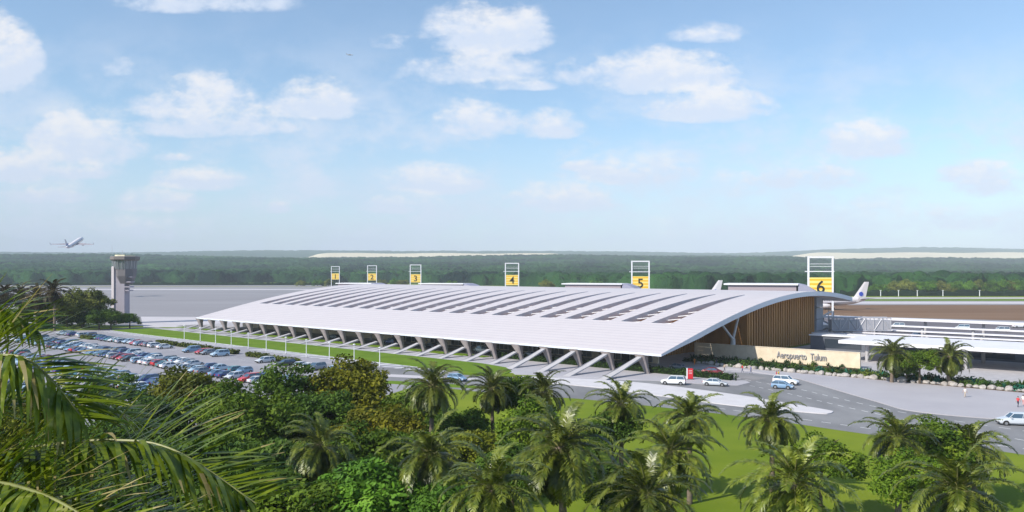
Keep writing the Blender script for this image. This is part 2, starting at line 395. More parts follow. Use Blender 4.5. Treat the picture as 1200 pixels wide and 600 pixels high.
dl = dashes([(862, 443), (943, 457.5), (1000, 471), (1050, 482), (1110, 492), (1200, 505), (1400, 530)], 26) + dashes([(800, 446), (880, 452), (925, 461.5), (993, 477.5), (1060, 492), (1130, 504), (1200, 516), (1400, 548)], 32) \
    + dashes([(690, 460), (767, 468.5), (853, 480), (945, 492), (1010, 501), (1200, 526), (1400, 560)], 30) + dashes([(560, 446), (640, 450)], 3) + dashes([(700, 447), (840, 462)], 1, .01)
sheet('lane_markings', dl, .014, MARK)
sheet('side_road_stripe', [gp((455, 438.5), (560, 443.5), (560, 446.5), (455, 441.5))], .013, PALEC)

# ------------------------------------------------------------------ far forest and hills
def cell_bumps(X, Y, cs, seed):
    ix = np.floor(X / cs).astype(np.int64); iy = np.floor(Y / cs).astype(np.int64); best = np.zeros_like(X)
    def h(a, b, k):
        v = np.sin(a * 127.1 + b * 311.7 + k * 74.7 + seed) * 43758.5453
        return v - np.floor(v)
    for dx in (-1, 0, 1):
        for dy in (-1, 0, 1):
            a = ix + dx; b = iy + dy
            cx = (a + h(a, b, 1)) * cs; cy = (b + h(a, b, 2)) * cs; r = cs * (.55 + .45 * h(a, b, 3)); hh = .45 + .55 * h(a, b, 4)
            d2 = ((X - cx) ** 2 + (Y - cy) ** 2) / r ** 2
            best = np.maximum(best, np.sqrt(np.clip(1 - d2, 0, 1)) * hh)
    return best
def front_edge(px):                                               # where the wood begins, by direction
    return np.interp(px, [-400, 430, 620, 760, 900, 1600], [1560, 1560, 1150, 900, 790, 760])
def base_z(X, Y):
    d = Y; px = 600 + F * X / np.maximum(d, 1)
    top = np.interp(px, [-300, 0, 365, 720, 920, 980, 1600], [94, 93, 76, 86, 86, 68, 68])
    t = np.clip((d - 1300) / 3100, 0, 1)
    return top * (t * t * (3 - 2 * t)) + 7 * np.sin(X / 310 + 1.3) * np.clip((d - 1500) / 1200, 0, 1) * np.sin(Y / 270)
def polar_grid(pxs, rows, zfun, name, m, kind='stuff', smooth=True):
    P_, D_ = np.meshgrid(pxs, rows); 
    if callable(getattr(rows, 'get', None)): pass
    Y = D_.copy(); X = (P_ - 600) / F * Y
    Z = zfun(X, Y, P_)
    V = np.stack([X, Y, Z], -1).reshape(-1, 3); nr, nc = X.shape
    i = np.arange(nr - 1)[:, None] * nc + np.arange(nc - 1)[None, :]
    Fc = np.stack([i, i + 1, i + nc + 1, i + nc], -1).reshape(-1, 4)
    me = bpy.data.meshes.new(name); me.vertices.add(len(V)); me.vertices.foreach_set('co', V.ravel())
    me.loops.add(Fc.size); me.loops.foreach_set('vertex_index', Fc.ravel()); me.polygons.add(len(Fc))
    me.polygons.foreach_set('loop_start', np.arange(len(Fc)) * 4); me.polygons.foreach_set('loop_total', np.full(len(Fc), 4))
    me.polygons.foreach_set('use_smooth', np.full(len(Fc), smooth)); me.update(calc_edges=True); me.validate()
    me.materials.append(m); o = bpy.data.objects.new(name, me); COL.objects.link(o); return tag(o, kind=kind)
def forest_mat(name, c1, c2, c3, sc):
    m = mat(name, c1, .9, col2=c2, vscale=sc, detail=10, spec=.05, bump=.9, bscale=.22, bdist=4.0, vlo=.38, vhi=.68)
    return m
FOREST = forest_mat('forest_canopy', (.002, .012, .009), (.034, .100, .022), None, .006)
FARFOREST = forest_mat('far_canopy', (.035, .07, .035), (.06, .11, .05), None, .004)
pxs = np.arange(-260, 1500, 1.15)
tt = np.linspace(0, 1, 230)
def zf(X, Y, P_):
    return base_z(X, Y) + 2 + 13 * cell_bumps(X, Y, 15, 1.0) + 9 * cell_bumps(X, Y, 37, 5.0)
def forest():
    # rows follow the edge of the wood so that its front is drawn by tree crowns, not by a straight line
    P_, Tt = np.meshgrid(pxs, tt); fe = front_edge(P_) + 20 * np.sin(P_ / 23.0) + 14 * np.sin(P_ / 7.0)
    Y = fe + (4600 - fe) * Tt ** 2.2; X = (P_ - 600) / F * Y
    Z = zf(X, Y, P_); Z[0, :] = 0; Z[-1, :] = base_z(X, Y)[-1, :] - 6
    return X, Y, Z
def grid_obj(name, X, Y, Z, m, kind):
    V = np.stack([X, Y, Z], -1).reshape(-1, 3); nr, nc = X.shape
    i = np.arange(nr - 1)[:, None] * nc + np.arange(nc - 1)[None, :]
    Fc = np.stack([i, i + 1, i + nc + 1, i + nc], -1).reshape(-1, 4)
    me = bpy.data.meshes.new(name); me.vertices.add(len(V)); me.vertices.foreach_set('co', V.ravel())
    me.loops.add(Fc.size); me.loops.foreach_set('vertex_index', Fc.ravel()); me.polygons.add(len(Fc))
    me.polygons.foreach_set('loop_start', np.arange(len(Fc)) * 4); me.polygons.foreach_set('loop_total', np.full(len(Fc), 4))
    me.polygons.foreach_set('use_smooth', np.full(len(Fc), True)); me.update(calc_edges=True); me.validate()
    me.materials.append(m); o = bpy.data.objects.new(name, me); COL.objects.link(o); return tag(o, kind=kind)
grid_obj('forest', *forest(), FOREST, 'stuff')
# open cream land behind the first wood, then a far wooded hill
def plateau():
    P_, Tt = np.meshgrid(np.arange(-300, 1560, 12), np.linspace(0, 1, 24)); Y = 4450 + 900 * Tt; X = (P_ - 600) / F * Y
    top = np.interp(P_, [-300, 120, 250, 362, 375, 655, 680, 900, 955, 1600], [90, 90, 95, 108, 132, 130, 98, 95, 134, 138])
    Z = 70 + (top - 70) * np.clip(Tt * 2.2, 0, 1) + 2 * np.sin(X / 90)
    return X, Y, Z
grid_obj('hill_clearing', *plateau(), SANDM, 'structure')
def farhill():
    P_, Tt = np.meshgrid(np.arange(-300, 1560, 2.0), np.linspace(0, 1, 80)); Y = 5400 + 2900 * Tt; X = (P_ - 600) / F * Y
    top = np.interp(P_, [-300, 0, 350, 520, 700, 860, 960, 1080, 1200, 1560], [198, 200, 212, 222, 200, 198, 225, 242, 236, 232])
    Z = 80 + (top - 80) * np.clip(Tt * 1.15, 0, 1) ** .9 + 14 * cell_bumps(X, Y, 60, 2.0) + 8 * np.sin(X / 500)
    return X, Y, Z
grid_obj('far_hills', *farhill(), FARFOREST, 'structure')
# the air
hz = bpy.data.materials.new('haze_air'); hz.use_nodes = True
hn = hz.node_tree.nodes; hn.remove(hn['Principled BSDF'])
pv = hn.new('ShaderNodeVolumePrincipled'); pv.inputs['Color'].default_value = (.80, .90, 1, 1); pv.inputs['Density'].default_value = 1.15e-4
pv.inputs['Anisotropy'].default_value = -0.2
hz.node_tree.links.new(pv.outputs[0], hn['Material Output'].inputs['Volume'])
tag(MB().box((0, 3900, 184), (19000, 11000, 370)).build('haze', hz), kind='stuff')

# ------------------------------------------------------------------ terminal
def roof_mat():
    m = bpy.data.materials.new('white_roof_sheet'); m.use_nodes = True
    nt = m.node_tree; N = nt.nodes; L = nt.links; p = N['Principled BSDF']; p.inputs['Roughness'].default_value = .45
    uv = N.new('ShaderNodeUVMap'); uv.uv_map = 'UVMap'; sp = N.new('ShaderNodeSeparateXYZ'); L.new(uv.outputs[0], sp.inputs[0])
    def saw(sock, period, duty):
        a = N.new('ShaderNodeMath'); a.operation = 'DIVIDE'; L.new(sock, a.inputs[0]); a.inputs[1].default_value = period
        b = N.new('ShaderNodeMath'); b.operation = 'FRACT'; L.new(a.outputs[0], b.inputs[0])
        c = N.new('ShaderNodeMath'); c.operation = 'LESS_THAN'; L.new(b.outputs[0], c.inputs[0]); c.inputs[1].default_value = duty
        return c.outputs[0]
    s1 = saw(sp.outputs[1], 2.0, .22)
    n = N.new('ShaderNodeTexNoise'); n.inputs['Scale'].default_value = .25; n.inputs['Detail'].default_value = 8; L.new(uv.outputs[0], n.inputs['Vector'])
    r = N.new('ShaderNodeValToRGB'); L.new(n.outputs['Fac'], r.inputs[0]); r.color_ramp.elements[0].color = (.545, .495, .505, 1); r.color_ramp.elements[1].color = (.61, .56, .57, 1)
    mx = N.new('ShaderNodeMixRGB'); mx.blend_type = 'MULTIPLY'; L.new(s1, mx.inputs[0]); L.new(r.outputs[0], mx.inputs[1]); mx.inputs[2].default_value = (.86, .86, .89, 1)
    L.new(mx.outputs[0], p.inputs['Base Color'])
    b = N.new('ShaderNodeBump'); b.inputs['Strength'].default_value = .35; b.inputs['Distance'].default_value = .12; b.invert = True
    L.new(s1, b.inputs['Height']); L.new(b.outputs[0], p.inputs['Normal'])
    return m
ROOFM = roof_mat()
FASCIA = mat('fascia_shade_blue', (.62, .66, .74), .5)  # white roof edge; pale blue shade is painted into its colour
SOFFIT = mat('soffit_board', (.60, .54, .50), .7, vary=.1, vscale=.5)
WOOD = mat('timber_slats', (.33, .145, .030), .6, col2=(.47, .225, .055), vscale=.35, stretch=(1, 1, .15), detail=6)
WOOD_DK = mat('dark_timber_boards', (.09, .042, .016), .7, vary=.25, vscale=.5, stretch=(1, 1, .2))
SKYL = mat('skylight_cladding', (.58, .58, .63), .5, vary=.06, vscale=.3)
CREAM = mat('cream_render', (.74, .62, .48), .8, vary=.06, vscale=.2)
COLM = mat('column_concrete', (.24, .21, .21), .8, vary=.12, vscale=.5, bump=.2, bscale=4)
STRUTM = mat('strut_concrete', (.42, .405, .42), .75, vary=.07, vscale=.5)

TB = T(102, 50)
term = tag(empty('airport_terminal', TB), 'long airport terminal under a white curved roof with rows of slit skylights', 'terminal')
ULEN, WLEN, NBAY = 204.0, 112.0, 23
BAY = 9.0
def slot_u(k): return 11.0 + BAY * k - (0.0 if k < 22 else 0)
W0, W1 = 22.0, 62.0
def slot_w(w): 
    t = min(max((w - W0) / (W1 - W0), 0), 1); return 5.0 * (1 - t) ** .85 + .5
def th(w): return .5 + .75 * min(w / 16, 1)
def build_roof():
    ws = [WLEN * i / 56 for i in range(57)]
    ws = [w for w in ws]
    lines = []                                                   # each: function w -> u , flag slot between this and next
    lines.append((lambda w: 0.0, False))
    for k in range(NBAY):
        a = slot_u(k); 
        if a + 5 > ULEN: break
        lines.append(((lambda w, a=a: a), True)); lines.append(((lambda w, a=a: a + slot_w(w)), False))
    lines.append((lambda w: ULEN, False))
    top = MB(); uvs = []
    nL = len(lines); TH = 1.2
    vt = []
    for w in ws:
        for (f, _) in lines: vt.append((f(w), w))
    V = [T(u, w, zr(w)) for (u, w) in vt]
    Fq = []
    for i in range(len(ws) - 1):
        for j in range(nL - 1):
            if lines[j][1] and ws[i] >= W0 - .01 and ws[i + 1] <= W1 + .01: continue
            Fq.append((i * nL + j, i * nL + j + 1, (i + 1) * nL + j + 1, (i + 1) * nL + j))
    me = bpy.data.meshes.new('roof'); me.from_pydata([(v[0] - TB[0], v[1] - TB[1], v[2]) for v in V], [], Fq)
    ul = me.uv_layers.new(name='UVMap')
    for lp in me.loops: ul.data[lp.index].uv = vt[lp.vertex_index]
    bm = bmesh.new(); bm.from_mesh(me)
    for f in bm.faces:
        f.normal_update()
        if f.normal.z < 0: f.normal_flip()
        f.smooth = True
    bm.to_mesh(me); bm.free()
    me.materials.append(ROOFM)
    o = bpy.data.objects.new('roof', me); COL.objects.link(o); o.parent = term
    # soffit and fascia
    sf = MB(); sf.add([T(u, w, zr(w) - th(w)) for (u, w) in vt], Fq)
    sf.build('soffit', SOFFIT, term, smooth='all', off=TB, recalc=False)
    fa = MB()
    def edge(pts):
        vs = []; 
        for (u, w) in pts: vs += [T(u, w, zr(w) + .02), T(u, w, zr(w) - th(w))]
        fa.add(vs, [(2 * i, 2 * i + 2, 2 * i + 3, 2 * i + 1) for i in range(len(pts) - 1)])
    edge([(0, w) for w in ws]); edge([(ULEN, w) for w in ws]); edge([(0, 0), (ULEN, 0)]); edge([(0, WLEN), (ULEN, WLEN)])
    fa.build('fascia', FASCIA, term, off=TB, recalc=False)
    # skylights: deep slits with grey cladding on their sides, timber louvres below and white tie bars across
    wsl = [w for w in ws if W0 - .01 <= w <= W1 + .01]
    for k in range(NBAY):
        a = slot_u(k)
        if a + 5 > ULEN: break
        m = MB()
        for side in (0, 1):
            for (za, zb, mi) in ((.03, -1.6, 0), (-1.6, -2.9, 1)):
                vs = []
                for w in wsl:
                    u = a + (slot_w(w) if side else 0); vs += [T(u, w, zr(w) + za), T(u, w, zr(w) + zb)]
                m.add(vs, [(2 * i, 2 * i + 2, 2 * i + 3, 2 * i + 1) for i in range(len(wsl) - 1)], mi)
        for w in (wsl[0], wsl[-1]):
            m.add([T(a, w, zr(w) + .03), T(a + slot_w(w), w, zr(w) + .03), T(a + slot_w(w), w, zr(w) - 2.9), T(a, w, zr(w) - 2.9)], [(0, 1, 2, 3)])
        s = m.build('skylight', [SKYL, WOOD], term, off=TB, recalc=False)
        lv = MB(); w = W0 + .5
        while w < W1 - 2:
            sw = slot_w(w) - .1
            lv.hexa([T(a + .05, w, zr(w) - 3.1), T(a + .05, w + .75, zr(w + .75) - 3.1), T(a + sw, w + .75, zr(w + .75) - 3.1), T(a + sw, w, zr(w) - 3.1)],
                    [T(a + .05, w, zr(w) - 2.92), T(a + .05, w + .75, zr(w + .75) - 2.92), T(a + sw, w + .75, zr(w + .75) - 2.92), T(a + sw, w, zr(w) - 2.92)])
            w += .95
        lv.build('louvre', WOOD, s, off=TB)
        w = W0 + 2.2
        for _ in range(4):
            br = MB()
            sw = slot_w(w)
            br.hexa([T(a, w, zr(w) - .42), T(a, w + .2, zr(w) - .42), T(a + sw, w + .2, zr(w) - 1.0), T(a + sw, w, zr(w) - 1.0)],
                    [T(a, w, zr(w) - .25), T(a, w + .2, zr(w) - .25), T(a + sw, w + .2, zr(w) - .83), T(a + sw, w, zr(w) - .83)])
            w += 4.2
            br.build('tie_bar', WHITE, s, off=TB)
build_roof()
# columns and raking struts
for k in range(23):
    u = 4.4 + 8.97 * k
    zt = zr(.7) - .55
    c = MB()
    def rect(u0, du, w0, dw, z): return [T(u0 - du, w0 - dw, z), T(u0 - du, w0 + dw, z), T(u0 + du, w0 + dw, z), T(u0 + du, w0 - dw, z)]
    secs = [(0.05, .55, .5), (1.2, .62, .55), (2.6, .88, .7), (zt - .35, 1.22, 1.0), (zt, 1.3, 1.1)]
    rings = []
    for (z, du, dw) in secs:
        uo = u + .42 * z - .6
        ch = .25
        rings.append([T(uo - du + ch, .7 - dw, z), T(uo + du - ch, .7 - dw, z), T(uo + du, .7 - dw + ch, z), T(uo + du, .7 + dw - ch, z), T(uo + du - ch, .7 + dw, z), T(uo - du + ch, .7 + dw, z), T(uo - du, .7 + dw - ch, z), T(uo - du, .7 - dw + ch, z)])
    c.loft(rings); c.build('column', COLM, term, off=TB)
    qf = 14.5 if k < 2 else (12.5 if k < 4 else 9.4)
    zs = 3.7 if k < 4 else (2.4 if k < 9 else 1.8)
    s = MB(); us = u + .75
    s.hexa([T(us - .95, -qf, .06), T(us - .95, -qf + 1.3, .06), T(us + .95, -qf + 1.3, .06), T(us + .95, -qf, .06)],
           [T(us - .55, -.45, zs - .45), T(us - .55, -.4, zs), T(us + .55, -.4, zs), T(us + .55, -.45, zs - .45)])
    s.build('raking_strut', STRUTM, term, off=TB)
# kerbside facade with glazing
SHOPG = mat('shopfront_glass', (.16, .155, .16), .12, spec=.8)
fc = MB(); FWD = 18.0
fc.hexa([T(12, FWD, .1), T(12, FWD + .5, .1), T(202, FWD + .5, .1), T(202, FWD, .1)], [T(12, FWD, 8.1), T(12, FWD + .5, 8.1), T(202, FWD + .5, 8.1), T(202, FWD, 8.1)])
fw = fc.build('facade_wall', CREAM, term, off=TB)
for k in range(11):
    u0 = 13.5 + 9 * k; gl = MB(); gl.hexa([T(u0, FWD - .06, .3), T(u0, FWD + .02, .3), T(u0 + 6.4, FWD + .02, .3), T(u0 + 6.4, FWD - .06, .3)], [T(u0, FWD - .06, 4.4), T(u0, FWD + .02, 4.4), T(u0 + 6.4, FWD + .02, 4.4), T(u0 + 6.4, FWD - .06, 4.4)])
    for j in range(5): gl.hexa(*[[T(u0 + 1.58 * j + a, FWD - .16 + b, z) for (a, b) in ((0, 0), (0, .18), (.1, .18), (.1, 0))] for z in (.28, 4.5)], mi=1)
    gl.build('window', [SHOPG, STEEL], fw, off=TB)
    if k % 3 == 0:
        dn = MB(); dn.hexa([T(u0 + 6.6, FWD - .1, .1), T(u0 + 6.6, FWD + .02, .1), T(u0 + 8.8, FWD + .02, .1), T(u0 + 8.8, FWD - .1, .1)], [T(u0 + 6.6, FWD - .1, 2.7), T(u0 + 6.6, FWD + .02, 2.7), T(u0 + 8.8, FWD + .02, 2.7), T(u0 + 8.8, FWD - .1, 2.7)])
        dn.build('door', GLASS, fw, off=TB)
def under(w): return zr(w) - 1.27
# left end, airside wall
ew = MB()
for (ua, ub, wa, wb) in ((198, 198.4, 18.6, 104),):
    n = 20
    for i in range(n):
        a = wa + (wb - wa) * i / n; b = wa + (wb - wa) * (i + 1) / n
        ew.hexa([T(ua, a, .1), T(ua, b, .1), T(ub, b, .1), T(ub, a, .1)], [T(ua, a, under(a)), T(ua, b, under(b)), T(ub, b, under(b)), T(ub, a, under(a))])
ew.build('end_wall', CREAM, term, off=TB)
aw = MB().hexa([T(8.6, 104, .1), T(8.6, 104.5, .1), T(198.4, 104.5, .1), T(198.4, 104, .1)], [T(8.6, 104, under(104.3)), T(8.6, 104.5, under(104.5)), T(198.4, 104.5, under(104.5)), T(198.4, 104, under(104.3))])
aw.build('airside_glazing', GLASS, term, off=TB)
# right end: timber screens
def screen(u0, wa, wb, zb, pitch, name, capw=.5, seed=1):
    rr = random.Random(seed)
    bk = MB(); n = 14
    for i in range(n):
        a = wa + (wb - wa) * i / n; b = wa + (wb - wa) * (i + 1) / n
        bk.hexa([T(u0 + .3, a, zb), T(u0 + .3, b, zb), T(u0 + .7, b, zb), T(u0 + .7, a, zb)], [T(u0 + .3, a, under(a)), T(u0 + .3, b, under(b)), T(u0 + .7, b, under(b)), T(u0 + .7, a, under(a))])
    bo = bk.build('timber_wall', WOOD_DK, term, off=TB)
    sl_ = MB(); w = wa + .05
    while w < wb - .4:
        b = w + pitch * capw; h = min(under(w), under(b)) - .03
        sl_.hexa([T(u0 - .05, w, zb), T(u0 - .05, b, zb), T(u0 + .27, b, zb), T(u0 + .27, w, zb)], [T(u0 - .05, w, h), T(u0 - .05, b, h), T(u0 + .27, b, h), T(u0 + .27, w, h)])
        w += pitch
    sl_.build('slat', WOOD, bo, off=TB)
screen(7.0, 55, 100, .1, 1.55, 'main', .52)
screen(20.0, 30, 62, .1, 1.25, 'inner', .55)
# glazed upper band of the recess, side wall of the main screen
MB().hexa([T(7.1, 54.4, .1), T(7.1, 54.97, .1), T(24, 54.97, .1), T(24, 54.4, .1)], [T(7.1, 54.4, under(54.4)), T(7.1, 54.97, under(54.97)), T(24, 54.97, under(54.97)), T(24, 54.4, under(54.4))]).build('return_wall', WOOD, term, off=TB)
# stone corner block behind the screen
cb = MB(); 
for i in range(4):
    cb.hexa([T(6.6, 100.1, .1 + i * 3.6), T(6.6, 105.3, .1 + i * 3.6), T(14, 105.3, .1 + i * 3.6), T(14, 100.1, .1 + i * 3.6)], [T(6.6, 100.1, 3.55 + i * 3.6), T(6.6, 105.3, 3.55 + i * 3.6), T(14, 105.3, 3.55 + i * 3.6), T(14, 100.1, 3.55 + i * 3.6)])
cb.build('corner_block', mat('blue_grey_cladding', (.30, .32, .38), .6, vary=.05, vscale=.3), term, off=TB)
# forked steel prop at the open end
pr = MB(); b0 = Vector(T(7, 46, 0)); 
pr.tube([b0, b0 + Vector((0, 0, 4.6))], [.7, .6], 10)
pr.tube([b0 + Vector((0, 0, 4.4)), T(7, 36.5, under(36.5))], [.33, .26], 8); pr.tube([b0 + Vector((0, 0, 4.4)), T(7, 50.5, under(50.5))], [.36, .3], 8)
pr.build('forked_prop', mat('pale_steel', (.55, .55, .58), .4), term, off=TB, smooth=True)
for k in range(6):                                             # slender inner posts
    u = 14 + 34 * k; MB().tube([T(u, 14.2, .1), T(u, 14.2, under(14.2))], .22, 10).build('post', STEEL, term, off=TB, smooth=True)
bd = MB().box(T(7, 51.6, 12.4), (.15, 2.6, .8), RW @ Matrix.Rotation(R(90), 3, 'Z')); bd.build('end_board', REDP, term, off=TB)

# ------------------------------------------------------------------ stone name wall
SW0, SW1 = Vector((47.0, 209.0, 0)), Vector((78.7, 183.3, 0))
swd = (SW1 - SW0).normalized(); swn = Vector((swd.y, -swd.x, 0)); 
if swn.y > 0: swn = -swn
STONE = mat('cream_limestone', (.62, .52, .39), .85, col2=(.72, .62, .48), vscale=.6, detail=8, bump=.3, bscale=3)
swall = tag(empty('name_wall', SW0), 'low cream stone wall carrying the airport name in grey letters', 'wall')
MB().hexa([SW0, SW1, SW1 - swn * .8, SW0 - swn * .8], [p + Vector((0, 0, 3.5)) for p in (SW0, SW1, SW1 - swn * .8, SW0 - swn * .8)]).build('stone_panel', STONE, swall, off=SW0, bevel=.04)
MB().hexa([p + Vector((0, 0, 3.503)) for p in (SW0 + swn * .06, SW1 + swn * .06, SW1 - swn * .86, SW0 - swn * .86)], [p + Vector((0, 0, 3.62)) for p in (SW0 + swn * .06, SW1 + swn * .06, SW1 - swn * .86, SW0 - swn * .86)]).build('coping', STONE, swall, off=SW0)
def text_mesh(body, size, ext, spacing=1.0, off=0.0):
    cu = bpy.data.curves.new('txt', 'FONT'); cu.body = body; cu.size = size; cu.extrude = ext; cu.align_x = 'CENTER'; cu.align_y = 'CENTER'; cu.space_character = spacing; cu.offset = off; cu.resolution_u = 3
    o = bpy.data.objects.new('txt', cu); COL.objects.link(o); dg = bpy.context.evaluated_depsgraph_get(); dg.update()
    me = bpy.data.meshes.new_from_object(o.evaluated_get(dg)); bpy.data.objects.remove(o); bpy.data.curves.remove(cu); me.materials.clear(); return me
LETM = mat('dark_metal_letters', (.32, .32, .35), .5)
tm = text_mesh('Aeropuerto  Tulum', 2.25, .09, 1.0, -.008); tm.materials.append(LETM)
X_ = swd; Z_ = Vector((0, 0, 1)); Y_ = swn
lett = inst('lettering', tm, swall); rotm = Matrix((X_, Z_, Y_)).transposed().to_4x4()
xs = [v.co.x for v in tm.vertices]; k = 11.7 / (max(xs) - min(xs))
lett.matrix_local = Matrix.Translation(swd * 27.6 + swn * .22 + Vector((0, 0, 1.95))) @ rotm @ Matrix.Diagonal((k, 1.0, 1.0, 1))

# ------------------------------------------------------------------ boarding pavilions, gate signs
PAVW = mat('pavilion_cladding', (.36, .30, .33), .7); PAVS = mat('pavilion_end_panel', (.30, .30, .40), .6)  # wall cladding, and an even blue-grey for the curved ends
def pavilion(px0, px1, d, ztop, label):
    a = Vector((*PD(px0, d), 0)); b = Vector((*PD(px1, d - 12), 0)); t = (b - a).normalized(); n = Vector((-t.y, t.x, 0)); Ln = (b - a).length
    o = tag(empty('boarding_pavilion', a), label, 'pavilion', 'boarding pavilions behind the terminal roof')
    def pt(s, q, z): return a + t * s + n * q + Vector((0, 0, z))
    MB().hexa([pt(1.5, .8, 0), pt(Ln * .78, .8, 0), pt(Ln * .78, 14, 0), pt(1.5, 14, 0)], [pt(1.5, .8, ztop - .55), pt(Ln * .78, .8, ztop - .55), pt(Ln * .78, 14, ztop - .55), pt(1.5, 14, ztop - .55)]).build('wall', PAVW, o, off=a)
    MB().hexa([pt(0, 0, ztop - .53), pt(Ln * .80, 0, ztop - .53), pt(Ln * .80, 15, ztop - .53), pt(0, 15, ztop - .53)], [pt(0, 0, ztop), pt(Ln * .80, 0, ztop), pt(Ln * .80, 15, ztop), pt(0, 15, ztop)]).build('roof', WHITE, o, off=a)
    w = MB(); n_ = 8
    prof = [(Ln * .80 + (Ln * .20) * i / n_, ztop - 2.9 * (i / n_) ** 1.7) for i in range(n_ + 1)]
    for (s0, z0), (s1, z1) in zip(prof, prof[1:]):
        w.hexa([pt(s0, .5, 0), pt(s1, .5, 0), pt(s1, 14.5, 0), pt(s0, 14.5, 0)], [pt(s0, .5, z0 - .1), pt(s1, .5, z1 - .1), pt(s1, 14.5, z1 - .1), pt(s0, 14.5, z0 - .1)])
    w.build('curved_end', PAVS, o, off=a)
    return o
pavilion(848, 958, 296, 17.6, 'flat roofed pavilion behind the terminal roof beside the number six sign')
pavilion(658, 747, 380, 16.4, 'flat roofed pavilion behind the terminal roof just left of the number five sign')
pavilion(490, 556, 470, 15.1, 'flat roofed pavilion behind the terminal roof just right of the number three sign')
pavilion(393, 446, 560, 14.0, 'flat roofed pavilion behind the terminal roof between the number one and two signs')

def sign_mat():
    m = bpy.data.materials.new('yellow_striped_sign'); m.use_nodes = True; N = m.node_tree.nodes; L = m.node_tree.links
    p = N['Principled BSDF']; p.inputs['Roughness'].default_value = .4
    tc = N.new('ShaderNodeTexCoord'); sp = N.new('ShaderNodeSeparateXYZ'); L.new(tc.outputs['Object'], sp.inputs[0])
    a = N.new('ShaderNodeMath'); a.operation = 'MULTIPLY'; L.new(sp.outputs[2], a.inputs[0]); a.inputs[1].default_value = 1 / 1.55
    f = N.new('ShaderNodeMath'); f.operation = 'FRACT'; L.new(a.outputs[0], f.inputs[0])
    g = N.new('ShaderNodeMath'); g.operation = 'GREATER_THAN'; L.new(f.outputs[0], g.inputs[0]); g.inputs[1].default_value = .45
    mx = N.new('ShaderNodeMixRGB'); L.new(g.outputs[0], mx.inputs[0]); mx.inputs[1].default_value = (.86, .48, .02, 1); mx.inputs[2].default_value = (.90, .72, .22, 1)
    L.new(mx.outputs[0], p.inputs['Base Color']); return m
SIGNM = sign_mat()
sign_info = [('1', 393, 9.2, 318 - 6), ('2', 436, 10.4, 311), ('3', 487, 12.4, 310), ('4', 600, 15.5, 308), ('5', 750.5, 20, 305.5), ('6', 961.5, 27, 300.5)]
WORDN = dict(zip('123456', 'one two three four five six'.split()))
for (ch, px, w, yt) in sign_info:
    d = 8.3 * F / w; x, y = PD(px, d); H = CAM_H + (HOR - yt) * d / F; hw = 4.15
    o = tag(empty('gate_sign', (x, y, 0), rz=-math.atan2(x, y) * .5), 'tall white gate frame with a yellow panel bearing the number ' + WORDN[ch], 'gate sign', 'numbered gate signs behind the terminal')
    for s in (-1, 1): MB().box((s * hw, 0, H / 2), (.62, .62, H)).build('post', WHITE, o)
    MB().box((0, 0, H - .3), (2 * hw - .64, .5, .55)).build('top_bar', WHITE, o)
    MB().box((-.35, -.2, H - 5.4), (2 * hw + 1.8, .18, .3)).build('crossbar', WHITE, o)
    MB().box((0, .1, H - 3.6), (2 * hw - .66, .12, .14)).build('crossbar', WHITE, o); MB().box((0, .1, H - 2.7), (2 * hw - .66, .12, .14)).build('crossbar', WHITE, o)
    pz = H - 7.6; ph = 6.4
    pn = MB().box((0, -.05, pz - ph / 2), (2 * hw - .7, .4, ph)).build('number_panel', SIGNM, o)
    me = text_mesh(ch, 6.3, .06, 1, .05); me.materials.append(BLACK)
    inst('numeral', me, pn, loc=(0, -.30, pz - 3.55), rot=(R(90), 0, 0))

# ------------------------------------------------------------------ airside canopies
CANR = mat('canopy_white_roof', (.72, .70, .74), .5, vary=.04, vscale=.2)
def canopy(u0, u1, w0, w1, z, th, label, step, rows):
    b = T(u0, w0); o = tag(empty('covered_walkway', b), label, 'canopy', 'airside canopies')
    MB().hexa([T(u0, w0, z - th), T(u0, w1, z - th), T(u1, w1, z - th), T(u1, w0, z - th)], [T(u0, w0, z), T(u0, w1, z), T(u1, w1, z), T(u1, w0, z)]).build('roof', CANR, o, off=b)
    u = u0 - 6
    while u > u1 + 2:
        for w in rows: MB().tube([T(u, w, 0), T(u, w, z - th)], .45, 10).build('column', CONC, o, off=b, smooth=True)
        u -= step
    return o
canopy(-17, -112, 54, 76, 5.1, .8, 'wide white flat canopy roof on round columns at the right of the name wall', 21.5, (56.5, 73))
canopy(34, -130, 158, 163.5, 5.2, .7, 'narrow white canopy roof far out between the aircraft stand and brown earth', 18, (160.5,))
canopy(10, -125, 97, 99.5, 3.4, .35, 'low thin white walkway roof across the dark stand, just beyond the wide canopy', 15, (98.2,))
canopy(18, -125, 124, 126.6, 3.4, .35, 'low thin white walkway roof across the middle of the dark stand', 15, (125.3,))
canopy(6, -125, 110, 112, 3.2, .3, 'low thin white walkway roof across the dark stand, second beyond the wide canopy', 15, (111,))
canopy(24, -125, 141, 143.4, 3.8, .4, 'low white walkway roof just in front of the farthest narrow canopy', 15, (142.2,))
canopy(26, 4, 108, 120, 5.0, .7, 'short white canopy roof beside the terminal corner block', 14, (110, 118))
